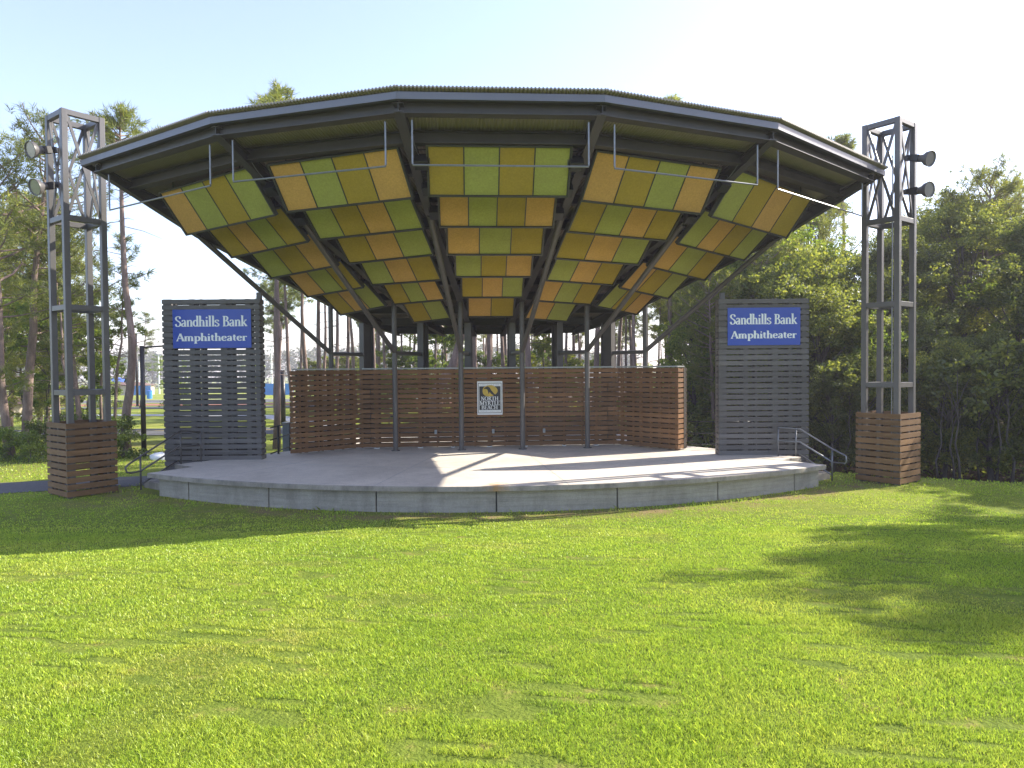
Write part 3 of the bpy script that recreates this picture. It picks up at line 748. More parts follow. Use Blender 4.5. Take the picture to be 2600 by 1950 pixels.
for a, b in ((WLo, WL), (WR, WRo)):
    d = (b-a).normalized(); out = V((d.y, -d.x))
    mb = MB(); slat_face(mb, a+d*0.002, b-d*0.002, WZ0, WZ1, out*1.0); mb.build('end_boards', M['brown'], screen)
mb = MB()
def capseg(a, b, ext=0.0):
    d = (b-a).normalized(); out = V((d.y, -d.x)); m0 = (a+b)/2-out*TH/2
    mb.box((m0.x, m0.y, 2.952), (b-a).length+ext, TH+0.10, 0.04, (V((d.x, d.y, 0)), V((out.x, out.y, 0)), V((0, 0, 1))))
capseg(CL, CR, -0.3); mb.build('wall_cap', M['cap'], screen)
mb = MB(); capseg(WL, CL, 0.08); mb.build('wall_cap', M['cap'], screen)
mb = MB(); capseg(CR, WR, 0.08); mb.build('wall_cap', M['cap'], screen)
eb = (CR-CL).normalized(); ob = V((eb.y, -eb.x))
# hinges, latch of the two concealed doors
for f, door in ((dl0, DOORS[0]), (dr1, DOORS[1])):
    for z in (0.30, 0.98, 1.72):
        p = CL+eb*abs(f)*Lb+ob*0.006; h = MB(); h.tube([(p.x, p.y, STG+z-0.06), (p.x, p.y, STG+z+0.06)], 0.012, 8); h.build('hinge', M['black'], door)
p = CL+eb*(abs(dl1)*Lb-0.12)+ob*0.02; h = MB(); h.box((p.x, p.y, STG+0.98), 0.1, 0.04, 0.05, (V((eb.x, eb.y, 0)), V((ob.x, ob.y, 0)), V((0, 0, 1)))); h.build('latch', M['black'], DOORS[0])
# pale feet under the studs
for f, w in pw[1::2]:
    p = CL+eb*f*Lb-ob*0.10; h = MB(); h.box((p.x, p.y, STG+0.015), w+0.06, 0.10, 0.03, (V((eb.x, eb.y, 0)), V((ob.x, ob.y, 0)), V((0, 0, 1)))); h.build('foot_block', M['white'], screen)
# socket boxes
for px, where in ((1106, 'beside the third post'), (1252, 'below the framed town sign'), (1381, 'between the fourth and fifth posts')):
    p = CL+eb*abs(fpx(px))*Lb+ob*0.022
    t = thing('socket_box', f'small grey weatherproof socket box low on the slatted wall {where}', 'socket', (p.x, p.y, 1.02), 'socket boxes low on the slatted wall')
    h = MB(); ax = (V((eb.x, eb.y, 0)), V((ob.x, ob.y, 0)), V((0, 0, 1)))
    h.box((p.x, p.y, 1.02), 0.075, 0.045, 0.125, ax); h.build('box', M['cap'], t, bevel=0.006)
    h = MB(); q = p+ob*0.027; h.box((q.x, q.y, 1.03), 0.055, 0.01, 0.08, ax); h.build('lid', M['cabinet'], t)

def grey_tower(x0, x1, y, z0l, z1, name, label, studpos, stub):
    D = 0.34
    t = thing(name, label, 'slatted screen', ((x0+x1)/2, y+D/2, 0), 'grey slatted sign screens')
    f = V((0, -1)); b = V((0, 1)); l = V((-1, 0)); r = V((1, 0))
    mb = MB(); slat_face(mb, (x0, y+0.03), (x1, y+0.03), z0l, z1, f); mb.build('front_slats', M['slat'], t)
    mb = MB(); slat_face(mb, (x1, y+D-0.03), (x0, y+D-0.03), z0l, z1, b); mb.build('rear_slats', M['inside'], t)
    for xx, o, (ya, yb) in ((x0, l, (y+D-0.032, y+0.032)), (x1, r, (y+0.032, y+D-0.032))):
        mb = MB(); slat_face(mb, (xx-o.x*0.03, ya), (xx-o.x*0.03, yb), z0l, z1, o); mb.build('side_slats', M['slat'], t)
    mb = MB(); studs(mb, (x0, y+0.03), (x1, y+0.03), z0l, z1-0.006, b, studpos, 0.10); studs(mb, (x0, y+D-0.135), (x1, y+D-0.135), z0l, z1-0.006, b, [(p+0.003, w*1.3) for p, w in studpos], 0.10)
    mb.build('studs', M['slat'], t)
    mb = MB(); mb.box((stub, y+D*0.6, z1+0.05), 0.12, 0.12, 0.25); mb.build('post_stub', M['steel'], t)
    return t
STP = [(0.05, 0.22), (0.30, 0.13), (0.395, 0.05), (0.62, 0.16), (0.70, 0.04), (0.87, 0.12), (0.965, 0.10)]
grey_tower(-9.38, -6.755, 19.06, 0.06, 4.868, 'slatted_screen', 'grey slatted screen under the pine-side end of the canopy, sky showing through its gaps', STP, -6.83)
grey_tower(5.6, 8.045, 19.20, 0.06+0.0, 4.775, 'slatted_screen', 'grey slatted screen standing against the dark wood, no sky through its gaps', [(0.05, 0.2), (0.30, 0.14), (0.42, 0.05), (0.63, 0.16), (0.80, 0.12), (0.95, 0.14)], 5.75)

# ------------------------------------------------------------------ lettering (stroked roman capitals and lower case)
def arcp(cx, cy, rx, ry, a0, a1, n=14):
    return [(cx+rx*math.cos(rad(a0+(a1-a0)*i/n)), cy+ry*math.sin(rad(a0+(a1-a0)*i/n))) for i in range(n+1)]
def cat(pts, n=5):
    P = [pts[0]]+list(pts)+[pts[-1]]; out = []
    for i in range(1, len(P)-2):
        p0, p1, p2, p3 = P[i-1], P[i], P[i+1], P[i+2]
        for k in range(n):
            t = k/n
            out.append(tuple(0.5*((2*p1[j])+(-p0[j]+p2[j])*t+(2*p0[j]-5*p1[j]+4*p2[j]-p3[j])*t*t+(-p0[j]+3*p1[j]-3*p2[j]+p3[j])*t**3) for j in (0, 1)))
    out.append(tuple(pts[-1])); return out
def bar(x0, x1, y): return ('b', x0, x1, y)
def st(x, y0, y1): return ('s', [(x, y0), (x, y1)], 1)
Ssh = [(.49, .76), (.44, .93), (.29, .985), (.13, .91), (.09, .75), (.19, .60), (.36, .48), (.50, .33), (.47, .12), (.31, .015), (.13, .05), (.06, .25)]
GL = {
 'S': (.58, [('s', cat(Ssh), .95)]), 's': (.44, [('s', cat([(x*.74, y*.63) for x, y in Ssh]), .85)]),
 'a': (.50, [st(.36, .42, .06), ('s', cat([(.36, .06), (.39, .01), (.46, .03)]), .7), ('s', cat([(.08, .49), (.14, .59), (.25, .62), (.34, .56), (.36, .42)]), .8), ('s', cat([(.36, .36), (.2, .31), (.08, .2), (.08, .07), (.19, .01), (.3, .06), (.36, .15)]), .9)]),
 'n': (.60, [st(.13, .62, 0), ('s', cat([(.13, .46), (.22, .57), (.33, .61), (.43, .54), (.45, .38)]), .8), st(.45, .42, 0), bar(.01, .26, .02), bar(.33, .58, .02), bar(.02, .13, .60)]),
 'd': (.56, [('s', arcp(.25, .31, .185, .29, 35, 325), 1), st(.43, 1.05, 0), bar(.31, .43, 1.03), bar(.43, .55, .02)]),
 'h': (.60, [st(.13, 1.05, 0), ('s', cat([(.13, .46), (.22, .57), (.33, .61), (.43, .54), (.45, .38)]), .8), st(.45, .42, 0), bar(.01, .26, .02), bar(.33, .58, .02), bar(.01, .13, 1.03)]),
 'i': (.30, [st(.15, .62, 0), ('d', .15, .86, .085), bar(.02, .28, .02), bar(.03, .15, .60)]),
 'l': (.30, [st(.15, 1.05, 0), bar(.02, .28, .02), bar(.02, .15, 1.03)]),
 'k': (.60, [st(.13, 1.05, 0), ('s', [(.17, .26), (.44, .59)], .55), ('s', [(.25, .36), (.50, .02)], 1), bar(.01, .26, .02), bar(.36, .60, .02), bar(.34, .54, .60), bar(.01, .13, 1.03)]),
 'm': (.90, [st(.13, .62, 0), ('s', cat([(.13, .46), (.21, .57), (.31, .61), (.40, .54), (.42, .38)]), .8), st(.42, .42, 0), ('s', cat([(.42, .46), (.5, .57), (.61, .61), (.70, .54), (.72, .38)]), .8), st(.72, .42, 0), bar(.01, .25, .02), bar(.31, .53, .02), bar(.61, .85, .02), bar(.02, .13, .60)]),
 'p': (.60, [st(.14, .62, -.34), ('s', arcp(.31, .31, .195, .29, 150, -150), 1), bar(.01, .28, -.32), bar(.02, .14, .60)]),
 't': (.38, [('s', [(.16, .80), (.16, .12), (.21, .03), (.33, .05)], .95), bar(.02, .33, .59)]),
 'e': (.52, [bar(.09, .43, .36), ('s', cat([(.43, .36), (.38, .55), (.26, .61), (.13, .54), (.08, .33), (.13, .11), (.27, .02), (.44, .12)]), .9)]),
 'r': (.46, [st(.13, .62, 0), ('s', cat([(.13, .42), (.21, .55), (.30, .60)]), .7), ('d', .36, .55, .075), bar(.01, .27, .02), bar(.02, .13, .60)]),
 'B': (.64, [st(.16, 1, 0), ('s', cat([(.16, .97), (.36, .96), (.47, .84), (.45, .66), (.34, .55), (.16, .53)]), .9), ('s', cat([(.16, .53), (.38, .52), (.54, .38), (.53, .15), (.40, .03), (.16, .03)]), .95), bar(.02, .2, .98), bar(.02, .2, .02)]),
 'A': (.72, [('s', [(.07, .02), (.35, 1)], .5), ('s', [(.35, 1), (.63, .02)], 1.05), bar(.18, .52, .33), bar(-.02, .19, .02), bar(.49, .74, .02)]),
 'N': (.76, [('s', [(.14, 1), (.14, 0)], .5), ('s', [(.13, 1), (.62, 0)], 1.05), ('s', [(.62, 1), (.62, 0)], .5), bar(.0, .18, .98), bar(.02, .26, .02), bar(.5, .74, .98)]),
 'O': (.80, [('s', arcp(.40, .5, .31, .48, 0, 360, 28), 1)]),
 'R': (.70, [st(.16, 1, 0), ('s', cat([(.16, .97), (.36, .96), (.48, .83), (.46, .63), (.34, .51), (.16, .5)]), .9), ('s', [(.30, .5), (.72, -.12)], 1), bar(.02, .2, .98), bar(.02, .3, .02)]),
 'T': (.66, [st(.33, 1, 0), bar(.03, .63, .97), ('s', [(.05, .98), (.05, .8)], .4), ('s', [(.61, .98), (.61, .8)], .4), bar(.2, .46, .02)]),
 'H': (.80, [st(.17, 1, 0), st(.63, 1, 0), bar(.17, .63, .52), bar(.04, .3, .98), bar(.04, .3, .02), bar(.5, .76, .98), bar(.5, .76, .02)]),
 'M': (.94, [('s', [(.15, 1), (.13, 0)], .5), ('s', [(.15, 1), (.46, .05)], 1.05), ('s', [(.46, .05), (.78, 1)], .5), st(.79, 1, 0), bar(.02, .2, .98), bar(.02, .25, .02), bar(.74, .92, .98), bar(.66, .92, .02)]),
 'Y': (.70, [('s', [(.08, 1), (.36, .48)], 1.05), ('s', [(.62, 1), (.36, .48)], .5), st(.36, .5, 0), bar(-.02, .22, .98), bar(.5, .74, .98), bar(.23, .49, .02)]),
 'L': (.58, [st(.16, 1, 0), bar(.04, .3, .98), bar(.04, .54, .03), ('s', [(.53, .2), (.53, .02)], .4)]),
 'E': (.60, [st(.16, 1, 0), bar(.04, .53, .97), bar(.16, .42, .52), bar(.04, .55, .03), ('s', [(.52, .98), (.52, .82)], .4), ('s', [(.54, .2), (.54, .02)], .4), ('s', [(.42, .6), (.42, .44)], .4)]),
 'C': (.72, [('s', arcp(.40, .5, .31, .48, 42, 318, 22), 1), ('s', [(.63, .96), (.63, .72)], .45)]),
 'I': (.34, [st(.17, 1, 0), bar(.04, .3, .98), bar(.04, .3, .02)]),
 'F': (.56, [st(.16, 1, 0), bar(.04, .52, .97), bar(.16, .42, .52), bar(.04, .3, .02)]),
 'U': (.76, [('s', [(.16, 1), (.16, .3), (.26, .06), (.4, .02), (.54, .08), (.61, .3), (.61, 1)], .8), bar(.04, .28, .98), bar(.5, .72, .98)]),
 ' ': (.30, [])}
def text_mesh(mb, s, x0, x1, y0, cap, frame, bold=0.165, thin=0.06, d0=0.0, space=0.0):
    """letters fitted between x0 and x1, baseline y0, capital height cap; frame maps (x,y,depth) to the world"""
    tot = sum(GL[c][0]+space for c in s)-space; k = (x1-x0)/tot; cur = x0; lay = 0
    for c in s:
        w, strokes = GL[c]
        for g in strokes:
            lay = (lay+1) % 7; d = d0+lay*0.0006
            if g[0] == 'b':
                q = [(g[1], g[3]-thin/2), (g[2], g[3]-thin/2), (g[2], g[3]+thin/2), (g[1], g[3]+thin/2)]
                mb.add([frame(cur+a*k, y0+b*cap, d) for a, b in q], [(0, 1, 2, 3)])
            elif g[0] == 'd':
                mb.add([frame(cur+(g[1]+g[3]*math.cos(i*math.pi/6))*k, y0+(g[2]+g[3]*1.0*math.sin(i*math.pi/6))*cap, d) for i in range(12)], [tuple(range(12))])
            else:
                pts, sc = g[1], g[2]; Lf = []; Rt = []
                for i, (a, b) in enumerate(pts):
                    p, q = pts[max(i-1, 0)], pts[min(i+1, len(pts)-1)]
                    dx, dy = q[0]-p[0], q[1]-p[1]; l = math.hypot(dx, dy) or 1; dx /= l; dy /= l
                    hw = 0.5*math.hypot(bold*sc*dy, thin*dx)
                    Lf.append((a-dy*hw, b+dx*hw)); Rt.append((a+dy*hw, b-dx*hw))
                n = len(pts)
                mb.add([frame(cur+a*k, y0+b*cap, d) for a, b in Lf+Rt], [(n+i, n+i+1, i+1, i) for i in range(n-1)])
        cur += (w+space)*k
def board_sign(px0, px1, pyt, pyb, y, name, label):
    a = ond(px0, pyb, y); b = ond(px1, pyb, y); tt = ond(px0, pyt, y)
    w = b.x-a.x; h = tt.z-a.z
    t = thing(name, label, 'sign', (a.x+w/2, y, a.z), 'blue bank signs')
    mb = MB(); mb.box((a.x+w/2, y-0.012, a.z+h/2), w, 0.02, h); bd = mb.build('board', M['signblue'], t, bevel=0.003)
    fr = lambda x, z, d: (a.x+x, y-0.025-d, a.z+z)
    mb = MB(); text_mesh(mb, 'Sandhills Bank', 0.032*w, 0.955*w, 0.561*h, 0.262*h, fr, 0.19, 0.07); mb.build('lettering', M['letter'], bd)
    mb = MB(); text_mesh(mb, 'Amphitheater', 0.045*w, 0.952*w, 0.186*h, 0.192*h, fr, 0.195, 0.082); mb.build('lettering', M['letter'], bd)
board_sign(440.5, 639, 786.3, 884.5, 19.055, 'blue_sign', 'blue bank sign with white lettering on the screen nearest the pines')
board_sign(1847, 2031.5, 781.8, 877.2, 19.195, 'blue_sign', 'blue bank sign with white lettering on the screen nearest the wood')

# town emblem board on the back wall
p0 = CL+eb*abs(fpx(1212))*Lb+ob*0.012; p1 = CL+eb*abs(fpx(1276))*Lb+ob*0.012
dd = (p0.y+p1.y)/2; zt, zb = ond(1244, 968, dd).z, ond(1244, 1053, dd).z
W, H = (p1-p0).length, zt-zb
town = thing('town_sign', 'white framed black town sign with gold shell emblem on the brown slatted wall', 'sign', (p0.x, p0.y, zb))
def tf(x, z, d): q = p0+eb*x+ob*(0.018+d); return (q.x, q.y, zb+z)
def trect(mb, x0, z0, x1, z1, d): mb.add([tf(x0*W, z0*H, d), tf(x1*W, z0*H, d), tf(x1*W, z1*H, d), tf(x0*W, z1*H, d)], [(0, 1, 2, 3)])
mb = MB(); q = p0.lerp(p1, 0.5)+ob*0.008; mb.box((q.x, q.y, zb+H/2), W, 0.018, H, (V((eb.x, eb.y, 0)), V((ob.x, ob.y, 0)), V((0, 0, 1)))); tb = mb.build('board', M['white'], town)
mb = MB()
for (x0, z0, x1, z1) in ((.04, .935, .96, .95), (.04, .05, .96, .065), (.04, .065, .057, .935), (.943, .065, .96, .935)): trect(mb, x0, z0, x1, z1, 0.002)
trect(mb, .085, .145, .92, .85, 0.002); mb.build('black_panel', M['signblack'], tb)
mb = MB(); sh = [(.5+.30*math.cos(a)*(1+.05*math.cos(3*a)), .715+.17*math.sin(a)*(1+.04*math.sin(2*a))) for a in [i*math.pi/18 for i in range(36)]]
mb.add([tf(x*W, z*H, 0.005) for x, z in sh], [tuple(range(36))]); mb.build('shell_emblem', M['gold'], tb)
mb = MB()
for poly_ in ([(.24, .765), (.34, .83), (.42, .85), (.50, .81), (.56, .73), (.64, .655), (.72, .59), (.66, .575), (.56, .62), (.49, .68), (.45, .61), (.43, .69), (.40, .755), (.33, .775)],):
    mb.add([tf(x*W, z*H, 0.008) for x, z in poly_], [tuple(range(len(poly_)))])
mb.build('bird_mark', M['signblack'], tb)
for s, x0, x1, z, cap in (('NORTH', .15, .84, .43, .115), ('MYRTLE', .10, .895, .295, .115), ('BEACH', .165, .81, .165, .11)):
    mb = MB(); text_mesh(mb, s, x0*W, x1*W, z*H, cap*H, tf, 0.17, 0.06, 0.010); mb.build('lettering', M['white'], tb)
mb = MB()
for z in (.412, .278): trect(mb, .085, z, .92, z+.008, 0.0045)
mb.build('rule_line', M['signgrey'], tb)
for s, z in (('THE CITY OF', .875), ('SOUTH CAROLINA', .085)):
    mb = MB(); text_mesh(mb, s, .12*W, .88*W, z*H, .04*H, tf, 0.12, 0.06, 0.004, 0.25); mb.build('lettering', M['signgrey'], tb)

# ------------------------------------------------------------------ light towers
def light_tower(F, a, al, a_box, ztop_, label, Fb):
    ca, sa = math.cos(al), math.sin(al); ex = V((ca, sa)); ey = V((-sa, ca))
    t = thing('light_tower', label, 'light tower', (F.x+ex.x*a/2+ey.x*a/2, F.y+ex.y*a/2+ey.y*a/2, 0), 'square steel light towers beside the stage')
    w = 0.128; e3, f3, u3 = V((ca, sa, 0)), V((-sa, ca, 0)), V((0, 0, 1))
    def P(i, j): return F+ex*(w/2+(a-w)*i)+ey*(w/2+(a-w)*j)
    cor = [P(0, 0), P(1, 0), P(1, 1), P(0, 1)]
    for c in cor:
        mb = MB(); mb.box((c.x, c.y, ztop_/2-0.1), w, w, ztop_+0.2, (e3, f3, u3)); mb.build('post', M['tower'], t, bevel=0.008)
    for z in (ztop_-w/2-0.001, 6.53, 4.45, 2.45):
        for i in range(4):
            p, q = cor[i], cor[(i+1) % 4]; d = (q-p).normalized(); p2, q2 = p+d*(w/2), q-d*(w/2)
            mb = MB(); mb.beam((p2.x, p2.y, z), (q2.x, q2.y, z), 0.11, 0.125); mb.build('rail', M['tower'], t, bevel=0.006)
    for i in range(4):
        p, q = cor[i], cor[(i+1) % 4]; d = (q-p).normalized(); n = V((-d.y, d.x))*0.018; p, q = p+d*w/2, q-d*w/2
        for s, (za, zb_) in ((1, (6.60, ztop_-w)), (-1, (ztop_-w, 6.60))):
            mb = MB(); m_ = n*s
            mb.beam((p.x+m_.x, p.y+m_.y, za), (q.x+m_.x, q.y+m_.y, zb_), 0.062, 0.034, (n.x, n.y, 0)); mb.build('brace', M['tower'], t)
    cd = cor[0].lerp(cor[3], 0.16); mb = MB(); mb.tube([(cd.x, cd.y, 0.0), (cd.x, cd.y, ztop_-0.9)], 0.016, 6); mb.build('conduit', M['pipe'], t)
    # board skirt
    b0 = Fb; B = [b0, b0+ex*a_box, b0+ex*a_box+ey*a_box, b0+ey*a_box]
    base = gzf(F.x, F.y)
    for i in range(4):
        p, q = B[i], B[(i+1) % 4]; d = (q-p).normalized(); out = V((d.y, -d.x))
        mb = MB(); slat_face(mb, p+d*(0.0)-out*0.03, q-d*0.032-out*0.03, base+0.02, base+0.02+12*0.1524*0.955, out); mb.build('skirt_boards', M['towerbrown'], t)
        mb = MB(); studs(mb, p-out*0.032, q-out*0.032, base-0.1, base+1.72, -out, [(0.09, 0.07), (0.5, 0.06), (0.91, 0.07)], 0.05); mb.build('skirt_studs', M['tower'], t)
    return cor
al = rad(53); ex = V((math.cos(al), math.sin(al))); ey = V((-math.sin(al), math.cos(al)))
FL = V((-10.317, 16.45)); light_tower(FL, 0.95, al, 1.12, 9.03, 'tall open steel light tower on a brown board base in front of the pines', FL-(ex+ey)*0.085)
al2 = rad(37); ex2 = V((math.cos(al2), math.sin(al2))); ey2 = V((-math.sin(al2), math.cos(al2)))
FR = V((9.437, 17.3)); light_tower(FR, 0.927, al2, 1.097, 8.98, 'tall open steel light tower on a brown board base in front of the dark wood', FR-(ex2+ey2)*0.085)

def floodlight(anchor, dirv, label, size=0.19):
    dirv = V(dirv).normalized(); a = V(anchor)
    t = thing('floodlight', label, 'floodlight', a, 'round floodlights on the light towers')
    c = a+dirv*0.30
    x = dirv.cross(V((0, 0, 1))).normalized(); y = x.cross(dirv)
    prof = [(0.0, 0.07), (0.03, 0.085), (0.10, 0.10), (0.17, 0.16), (0.25, size*0.96), (0.275, size), (0.285, size), (0.285, size*0.93), (0.26, size*0.9)]
    mb = MB(); n = 24; vs = []; fs = []
    for h, r in prof:
        for k in range(n):
            g = 2*math.pi*k/n; vs.append(c+dirv*h+(x*math.cos(g)+y*math.sin(g))*r)
    for i in range(len(prof)-1):
        for k in range(n): fs.append((i*n+k, i*n+(k+1) % n, (i+1)*n+(k+1) % n, (i+1)*n+k))
    fs.append(tuple(range(n))[::-1]); mb.add(vs, fs); rf = mb.build('reflector', M['steel'], t, smooth=True)
    mb = MB(); vs = [c+dirv*0.262+(x*math.cos(2*math.pi*k/n)+y*math.sin(2*math.pi*k/n))*size*0.9 for k in range(n)]; mb.add(vs, [tuple(range(n))]); mb.build('lens', M['lens'], rf)
    mb = MB(); mb.box(c-dirv*0.10, 0.15, 0.20, 0.17, (x, dirv, y)); mb.build('ballast_box', M['black'], t, bevel=0.012)
    mb = MB(); mb.beam(a, c-dirv*0.05-V((0, 0, 0.06)), 0.05, 0.05); mb.box(a, 0.12, 0.12, 0.12); mb.build('bracket', M['black'], t)
# anchors sit on the outward faces of the towers
gp = ond(139, 381, 16.75); floodlight(gp, (-0.42, -0.88, -0.25), 'upper round floodlight on the tower in front of the pines')
gp = ond(147, 470, 16.7); floodlight(gp, (-0.36, -0.88, -0.30), 'lower round floodlight on the tower in front of the pines')
gp = ond(2306, 401, 17.5); floodlight(gp, (0.46, -0.84, -0.28), 'upper round floodlight on the tower in front of the wood')
gp = ond(2303, 487, 17.45); floodlight(gp, (0.42, -0.87, -0.12), 'lower round floodlight on the tower in front of the wood')

# ------------------------------------------------------------------ rails
def rail_thing(name, label, cat, group, tubes, m, r=0.021):
    p = V(tubes[0][1][0]); t = thing(name, label, cat, (p.x, p.y, 0), group)
    for nm, pts, *rr in tubes:
        mb = MB(); mb.tube(pts, rr[0] if rr else r, 10); mb.build(nm, m, t, smooth=True)
    return t
# stair rail nearest the pines
b0 = ond(357.6, 1241.6, 16.75); tp = ond(458, 1093.6, 18.3); le = ond(318, 1188, 16.35); lo = ond(322, 1199, 16.35); bj = ond(357, 1196, 16.75); tl = ond(509, 1097, 18.75)
mt = ond(456, 1133, 18.3); ml = ond(509, 1131, 18.75)
rail_thing('stair_rail', 'grey pipe handrail on the steps beside the asphalt path', 'handrail', 'pipe handrails on the stage steps', [
    ('post', [(bj.x, bj.y, b0.z-0.02), (bj.x, bj.y, ond(355, 1160, 16.75).z)]),
    ('post', [(tl.x, tl.y, STG), tl]), ('post', [(tp.x, tp.y, STG), tp]),
    ('top_rail', [tl, tp, ond(355, 1160, 16.75), ond(325, 1180, 16.4), le, lo, ond(332, 1201, 16.45), bj]),
    ('middle_rail', [ml, mt, bj]), ('lower_rail', [ond(450, 1170, 18.2), ond(360, 1229, 16.75)])], M['steel'], 0.022)
b0 = ond(2113, 1218, 17.75); tp = ond(2030.5, 1089, 18.85); tl = ond(1976, 1085, 19.0); mt = ond(2030, 1122, 18.85); ml = ond(1976, 1119, 19.0)
bt = ond(2113, 1140, 17.75); bm = ond(2113, 1173, 17.75)
rail_thing('stair_rail', 'grey pipe handrail on the steps beside the wood-side tower', 'handrail', 'pipe handrails on the stage steps', [
    ('post', [(bt.x, bt.y, b0.z-0.02), bt]), ('post', [(tl.x, tl.y, STG), tl]), ('post', [(ond(2021, 1089, 18.87).x, 18.87, STG), ond(2021, 1088.5, 18.87)]),
    ('top_rail', [tl, tp, bt, ond(2146, 1156.5, 17.35), ond(2149, 1160, 17.33), ond(2149, 1173, 17.33), ond(2146, 1177, 17.35), bm]),
    ('middle_rail', [ml, mt, bm]), ('lower_rail', [ond(2030, 1154, 18.85), ond(2112, 1206, 17.75)])], M['pipe'], 0.02)
a1, a2 = ond(676, 1093, 19.4), ond(742, 1085, 21.2)
def guard(a, b, zs, label, npost):
    tubes = [('rail', [(a.x, a.y, z), (b.x, b.y, z)]) for z in zs]
    for i in range(npost):
        q = a.lerp(b, (i+0.6)/npost if npost > 1 else 0.6); tubes.append(('post', [(q.x, q.y, STG-0.3), (q.x, q.y, zs[0])], 0.03))
    rail_thing('guard_rail', label, 'guard rail', 'guard rails at the stage sides', tubes, M['black'], 0.018)
guard(V((-6.7, 19.6, 0)), V((-6.75, 21.9, 0)), (1.34, 1.0, 0.62), 'black guard rail at the stage side facing the road', 2)
guard(V((5.2, 20.9, 0)), V((6.9, 20.6, 0)), (1.32, 0.98, 0.66), 'guard rail between the brown wall and the screen by the wood', 1)
t = thing('utility_cabinet', 'slim grey utility cabinet behind the guard rail by the brown wall', 'cabinet', (-7.4, 23.0, 0))
mb = MB(); mb.box((-7.18, 22.6, 0.62), 0.24, 0.3, 1.24); mb.build('body', M['cabinet'], t, bevel=0.015)
mb = MB(); mb.box((-7.18, 22.6, 1.255), 0.28, 0.34, 0.025); mb.build('lid', M['cap'], t)
mb = MB(); mb.box((-7.18, 22.445, 0.65), 0.18, 0.012, 0.9); mb.build('door', M['cabinet'], t)

# street lamps
def lamp(px, pb, pt, y, arm, label, r0, r1, top_only=False):
    b = onz(px, pb, 0) if y is None else V((gx(px, y), y, gzf(gx(px, y), y))); y = b.y
    p = ond(px, pt, y); zt = p.z
    t = thing('street_lamp', label, 'street lamp', (b.x, b.y, b.z))
    mb = MB(); mb.tube([(b.x, b.y, b.z-0.1), (b.x, b.y, zt)], [r0, r1], 14); mb.build('pole', M['lamp'], t, smooth=True)
    mb = MB(); mb.tube([(b.x, b.y, b.z-0.02), (b.x, b.y, b.z+0.05)], r0*1.7, 14); mb.build('base_plate', M['lamp'], t)
    if arm:
        mb = MB(); mb.tube([(b.x, b.y, zt-0.06), (b.x+arm*0.55, b.y, zt-0.02), (b.x+arm, b.y, zt)], 0.03, 8); mb.build('arm', M['lamp'], t)
        mb = MB(); mb.box((b.x+arm+0.28, b.y, zt+0.0), 0.62, 0.3, 0.09); lh = mb.build('lamp_head', M['lamp'], t, bevel=0.02)
        mb = MB(); mb.box((b.x+arm+0.3, b.y, zt-0.051), 0.4, 0.22, 0.012); mb.build('lens', M['lens'], lh)
    return t
lamp(366, 1158, 878, None, 1.1, 'dark lamp post with one arm rising beside the grey slatted screen', 0.085, 0.075)
lamp(348, 0, 846, 66, 0.9, 'thin dark lamp post in the mulch beyond the leaning pine trunk', 0.12, 0.09)
lamp(718, 1075, 940, 37.0, 0, 'dark post beside the road near the brown wall', 0.12, 0.12)
for i, (px, pt, y) in enumerate(((296, 912, 150), (325, 912, 150), (354, 916, 150), (404, 902, 150), (690, 880, 140))):
    x = gx(px, y); b = V((x, y, gzf(x, y))); zt = ond(px, pt, y).z
    t = thing('field_light_pole', ['white field pole behind the nearest slim pine', 'white field pole just before the curved pine', 'white field pole between curved pine and lamp post', 'white field pole showing beside the grey screen', 'white field pole behind the brown wall'][i], 'pole', b, 'white poles at the sports field')
    mb = MB(); mb.tube([b, (b.x, b.y, zt)], [0.17, 0.13], 10); mb.build('shaft', M['white'], t)
    mb = MB(); mb.box((b.x, b.y, zt+0.1), 1.6, 0.3, 0.25); mb.build('crossarm', M['cap'], t)
x = gx(412, 23.6); t = thing('pale_boulder', 'low white rock on the grass behind the grey screen', 'rock', (x, 23.6, 0))
mb = MB(); n = 10
for j in range(5):
    for i in range(n):
        a = 2*math.pi*i/n; rr = (0.55, 0.6, 0.5, 0.3, 0.05)[j]*(1+0.2*math.sin(3*a+j)); mb.v.append((x+rr*0.8*math.cos(a), 23.6+rr*0.6*math.sin(a), (-0.05, 0.06, 0.14, 0.2, 0.22)[j]*(1+0.1*math.sin(2*a))))
for j in range(4):
    for i in range(n): mb.f.append((j*n+i, j*n+(i+1) % n, (j+1)*n+(i+1) % n, (j+1)*n+i))
mb.build('stone', M['white'], t, smooth=True)

# ------------------------------------------------------------------ far buildings and fences
def hip_roof(mb, cx, cy, z0, w, d, h, over=0.0):
    a, b = w/2+over, d/2+over; rl = max(0.05, a-b)
    mb.add([(cx-a, cy-b, z0), (cx+a, cy-b, z0), (cx+a, cy+b, z0), (cx-a, cy+b, z0), (cx-rl, cy, z0+h), (cx+rl, cy, z0+h)],
           [(0, 1, 5, 4), (1, 2, 5), (2, 3, 4, 5), (3, 0, 4), (3, 2, 1, 0)])
y = 150; x = gx(297, y); z = gzf(x, y)
t = thing('pavilion', 'open pavilion with blue hipped roof beyond the car park', 'pavilion', (x, y, z))
mb = MB(); hip_roof(mb, x, y, z+2.6, 4.6, 4.0, 1.0, 0.3); mb.build('roof', M['blueroof'], t)
for sx in (-1, 1):
    for sy in (-1, 1): mb = MB(); mb.box((x+sx*2.1, y+sy*1.8, z+1.3), 0.18, 0.18, 2.6); mb.build('post', M['tan'], t)
x = gx(330, y-12); z = gzf(x, y-12)
t = thing('park_building', 'low tan park building with brown roof near the blue pavilion', 'building', (x, y-12, z))
